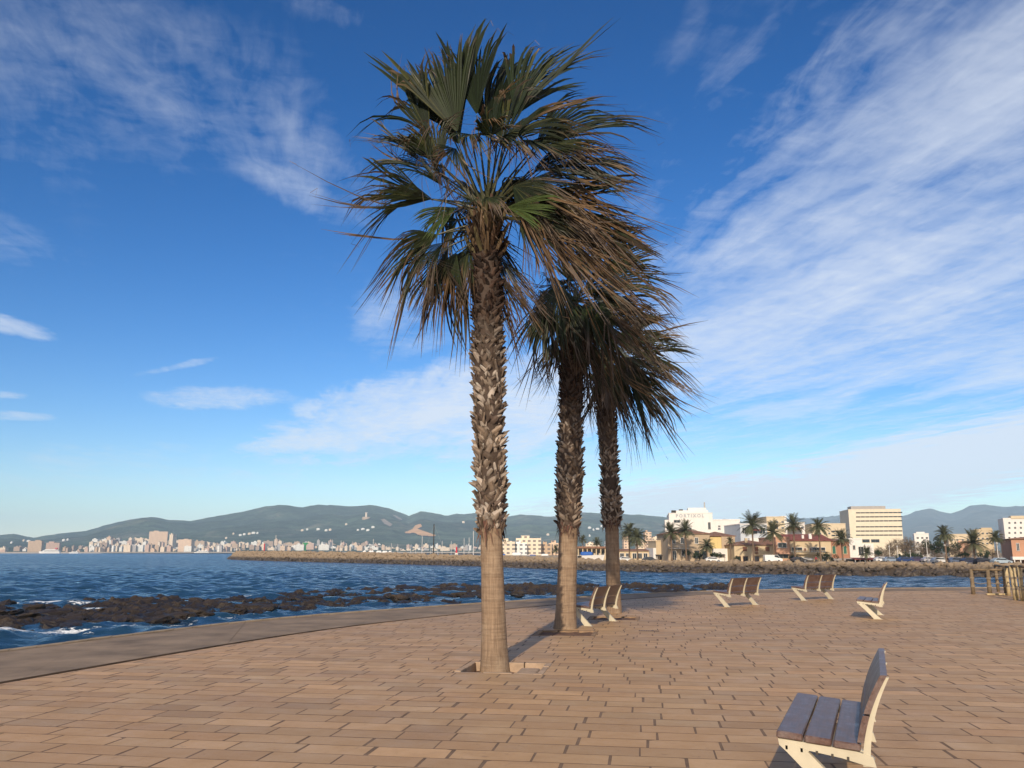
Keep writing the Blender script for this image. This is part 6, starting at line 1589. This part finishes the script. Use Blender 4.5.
# ------------------------------------------------------------------ benches
BL = 1.62
def back_curve(z):                       # how far the frame's rear edge leans away from the seat
    t = max(0, (z - .33) / .52); return .025 - .045 * t - .13 * t * t
def make_bench(loc, rz, label):
    """local x along the bench, y towards the sitter's feet"""
    root = empty('bench', loc, rz); tag(root, label, 'bench', 'benches on the promenade')
    leg = [(.550, .415), (.545, .375), (.500, .335), (.40, .235), (.27, .10), (.185, .0), (.015, .0), (.10, .075), (.25, .225), (.37, .345), (.36, .352)]
    beam = [(.550, .415), (.36, .352), (.17, .325), (.02, .290), (-.03, .285), (-.015, .345), (.08, .372)]
    bk = []
    zs = [.285 + (.825 - .285) * i_ / 12 for i_ in range(13)]
    fr = [(back_curve(z) + .022 * (1 - .55 * i_ / 12) , z) for i_, z in enumerate(zs)]
    rr_ = [(back_curve(z) - .026 * (1 - .70 * i_ / 12), z) for i_, z in enumerate(zs)]
    back = fr + rr_[::-1]
    for xx, haslegs in ((.0, True), (BL / 2, False), (BL, True)):
        xx = min(max(xx, .035), BL - .035)
        fo = MB().prism(beam, xx - .022, xx + .022).build('support_frame', M['cream_steel'], root)
        mbk = MB(); mbk.prism(back, xx - .016, xx + .016); mbk.build('back_arm', M['cream_steel'], fo)
        mb_ = MB()
        for q in range(5):
            yb = .50 - q * .092; zb = lerp(.352, .300, q / 5.5)
            mb_.box(xx - .027, xx - .0225, yb - .007, yb + .007, zb - .002, zb + .022)
        mb_.build('bolt', M['steel'], fo)
        if haslegs:
            lg = MB().prism(leg, xx - .027, xx + .027).build('leg', M['cream_steel'], root)
            MB().box(xx - .05, xx + .05, .0, .20, .0005, .008).build('foot_plate', M['cream_steel'], lg)
    for q in range(3):                                   # seat slats
        y1 = .56 - q * .172; y0 = y1 - .162; z1_ = .458 - q * .016
        Mx = Matrix.Translation((0, y0, z1_ - .052)) @ Matrix.Rotation(R_(4.4), 4, 'X')
        MB().bbox(-.005, BL + .005, 0, y1 - y0, 0, .045, .008, M=Mx).build('seat_slat', M['slat'], root)
    for (za, zb) in ((.430, .590), (.602, .84)):        # back slats follow the arms
        mb = MB(); kk = 7; prof = []
        for i_ in range(kk): z = za + (zb - za) * i_ / (kk - 1); prof.append((back_curve(z) + .023 * (1 - .5 * max(0, (z - .285) / .54)) + .040, z))
        for i_ in range(kk - 1, -1, -1): z = za + (zb - za) * i_ / (kk - 1); prof.append((back_curve(z) + .023 * (1 - .5 * max(0, (z - .285) / .54)), z))
        mb.prism(prof, -.009, BL + .009); mb.build('back_slat', M['slat'], root)
    return root
def bench_pose(front_left_near, ang_deg):
    """point under the near end's front corner + heading of the bench's length, clockwise from straight ahead"""
    a = R_(ang_deg); ax = Vector((math.sin(a), math.cos(a), 0))
    rz = math.atan2(ax.y, ax.x); fwd = Vector((-math.sin(rz), math.cos(rz), 0))
    return front_left_near - fwd * .56, rz
def seat_pt(px, py, z=.44): p = gnd(px, py, z); p.z = 0; return p
loc, rz = bench_pose(seat_pt(776, 734), 23.0)
b0_ = make_bench(loc, rz, 'big close bench seen side on, grey-brown seat boards and cream frame')
def bench_copy(px_leg, py_leg, ang_deg, label):
    """pixel of the foot of the nearer leg"""
    a = R_(ang_deg); ax = Vector((math.sin(a), math.cos(a), 0)); rz = math.atan2(ax.y, ax.x); fwd = Vector((-math.sin(rz), math.cos(rz), 0))
    foot = gnd(px_leg, py_leg); c = copy_tree(b0_); c.location = foot - fwd * .10; c.rotation_euler[2] = rz; c['label'] = label
    return c
bench_copy(588, 626.2, 27, 'bench between the middle and furthest palms with its back to us')
bench_copy(727, 607.2, 47, 'bench in the middle of the row by the water, dark brown back boards')
bench_copy(803.5, 600.6, 54, 'most distant bench at the promenade rim, straight beyond the empty paving')
bench_copy(878, 619.3, 25, 'bench seen from its end, standing alone in front of the wooden railing')

# ------------------------------------------------------------------ wooden railing by the far rim
M['timber'] = mat('railing_timber', (.46, .36, .20), .8, .35, 6, .3, 60)
M['timber_dark'] = mat('railing_timber_dark', (.19, .14, .085), .85, .35, 6, .3, 60)
M['rope'] = mat('railing_rope', (.26, .21, .15), .9, .3, 12)
def railing(posts, label, m_post, h, rad, rail_sides):
    root = empty('wooden_railing', posts[0]); tag(root, label, 'railing', 'wooden railings at the promenade rim')
    o0 = posts[0]; top = []
    for k, p in enumerate(posts):
        l = p - o0; jx, jy = random.gauss(0, .02), random.gauss(0, .02)
        mb = MB(); r_ = rad * random.uniform(.9, 1.15)
        mb.tube([l + Vector((jx * i_ / 3, jy * i_ / 3, h * i_ / 3 * random.uniform(.99, 1.01))) for i_ in range(4)], [r_ * 1.05, r_, r_ * .97, r_ * .9], 9)
        po = mb.build('post', m_post[k % len(m_post)], root, True)
        mb = MB()
        for zz2 in (.33, .66):
            if h * zz2 < h: mb.tube([l + Vector((jx * zz2, jy * zz2, h * zz2 - .025)), l + Vector((jx * zz2, jy * zz2, h * zz2 + .025))], r_ * 1.25, 9)
        mb.build('rope_collar', M['rope'], po)
        top.append(l + Vector((jx, jy, h)))
    for z in rail_sides:
        mb = MB()
        for a_, b_ in zip(top, top[1:]):
            a2, b2 = a_ + Vector((0, 0, z - h)), b_ + Vector((0, 0, z - h))
            if z > h * .9: mb.tube([a2, b2], .045, 8)
            else: mb.tube([a2, a2.lerp(b2, .5) + Vector((0, 0, -.06)), b2], .014, 6)
        mb.build('top_rail' if z > h * .9 else 'rope', M['timber_dark'] if z > h * .9 else M['rope'], root, True)
    return root
railing([gnd(973.5, 594.2), gnd(990, 594.6), gnd(1006.5, 594.9)], 'dark wooden rail of leaning posts running along the rim', [M['timber_dark']], 0.93, .065, (.93, .45))
railing([gnd(1016, 600.2), gnd(1023, 601.0), gnd(1032, 602.2), gnd(1043, 603.4)], 'pale yellow wooden rail of stout posts at the foot bridge', [M['timber']], 1.12, .072, (1.12, .5))
railing([gnd(998.5, 591.6), gnd(1009, 595.5), gnd(1017, 598.0)], 'short row of mixed posts joining the dark rail and the yellow rail', [M['timber_dark'], M['timber'], M['timber']], 1.05, .066, (1.05, .5))
sl = MB().bbox(-.45, .45, -.06, .06, 0, .06, .01).build('timber_sill', M['timber'], None, loc=gnd(998.5, 595.0, .004), rz=-.02)
tag(sl, 'short pale timber lying on the paving under the dark rail', 'timber')
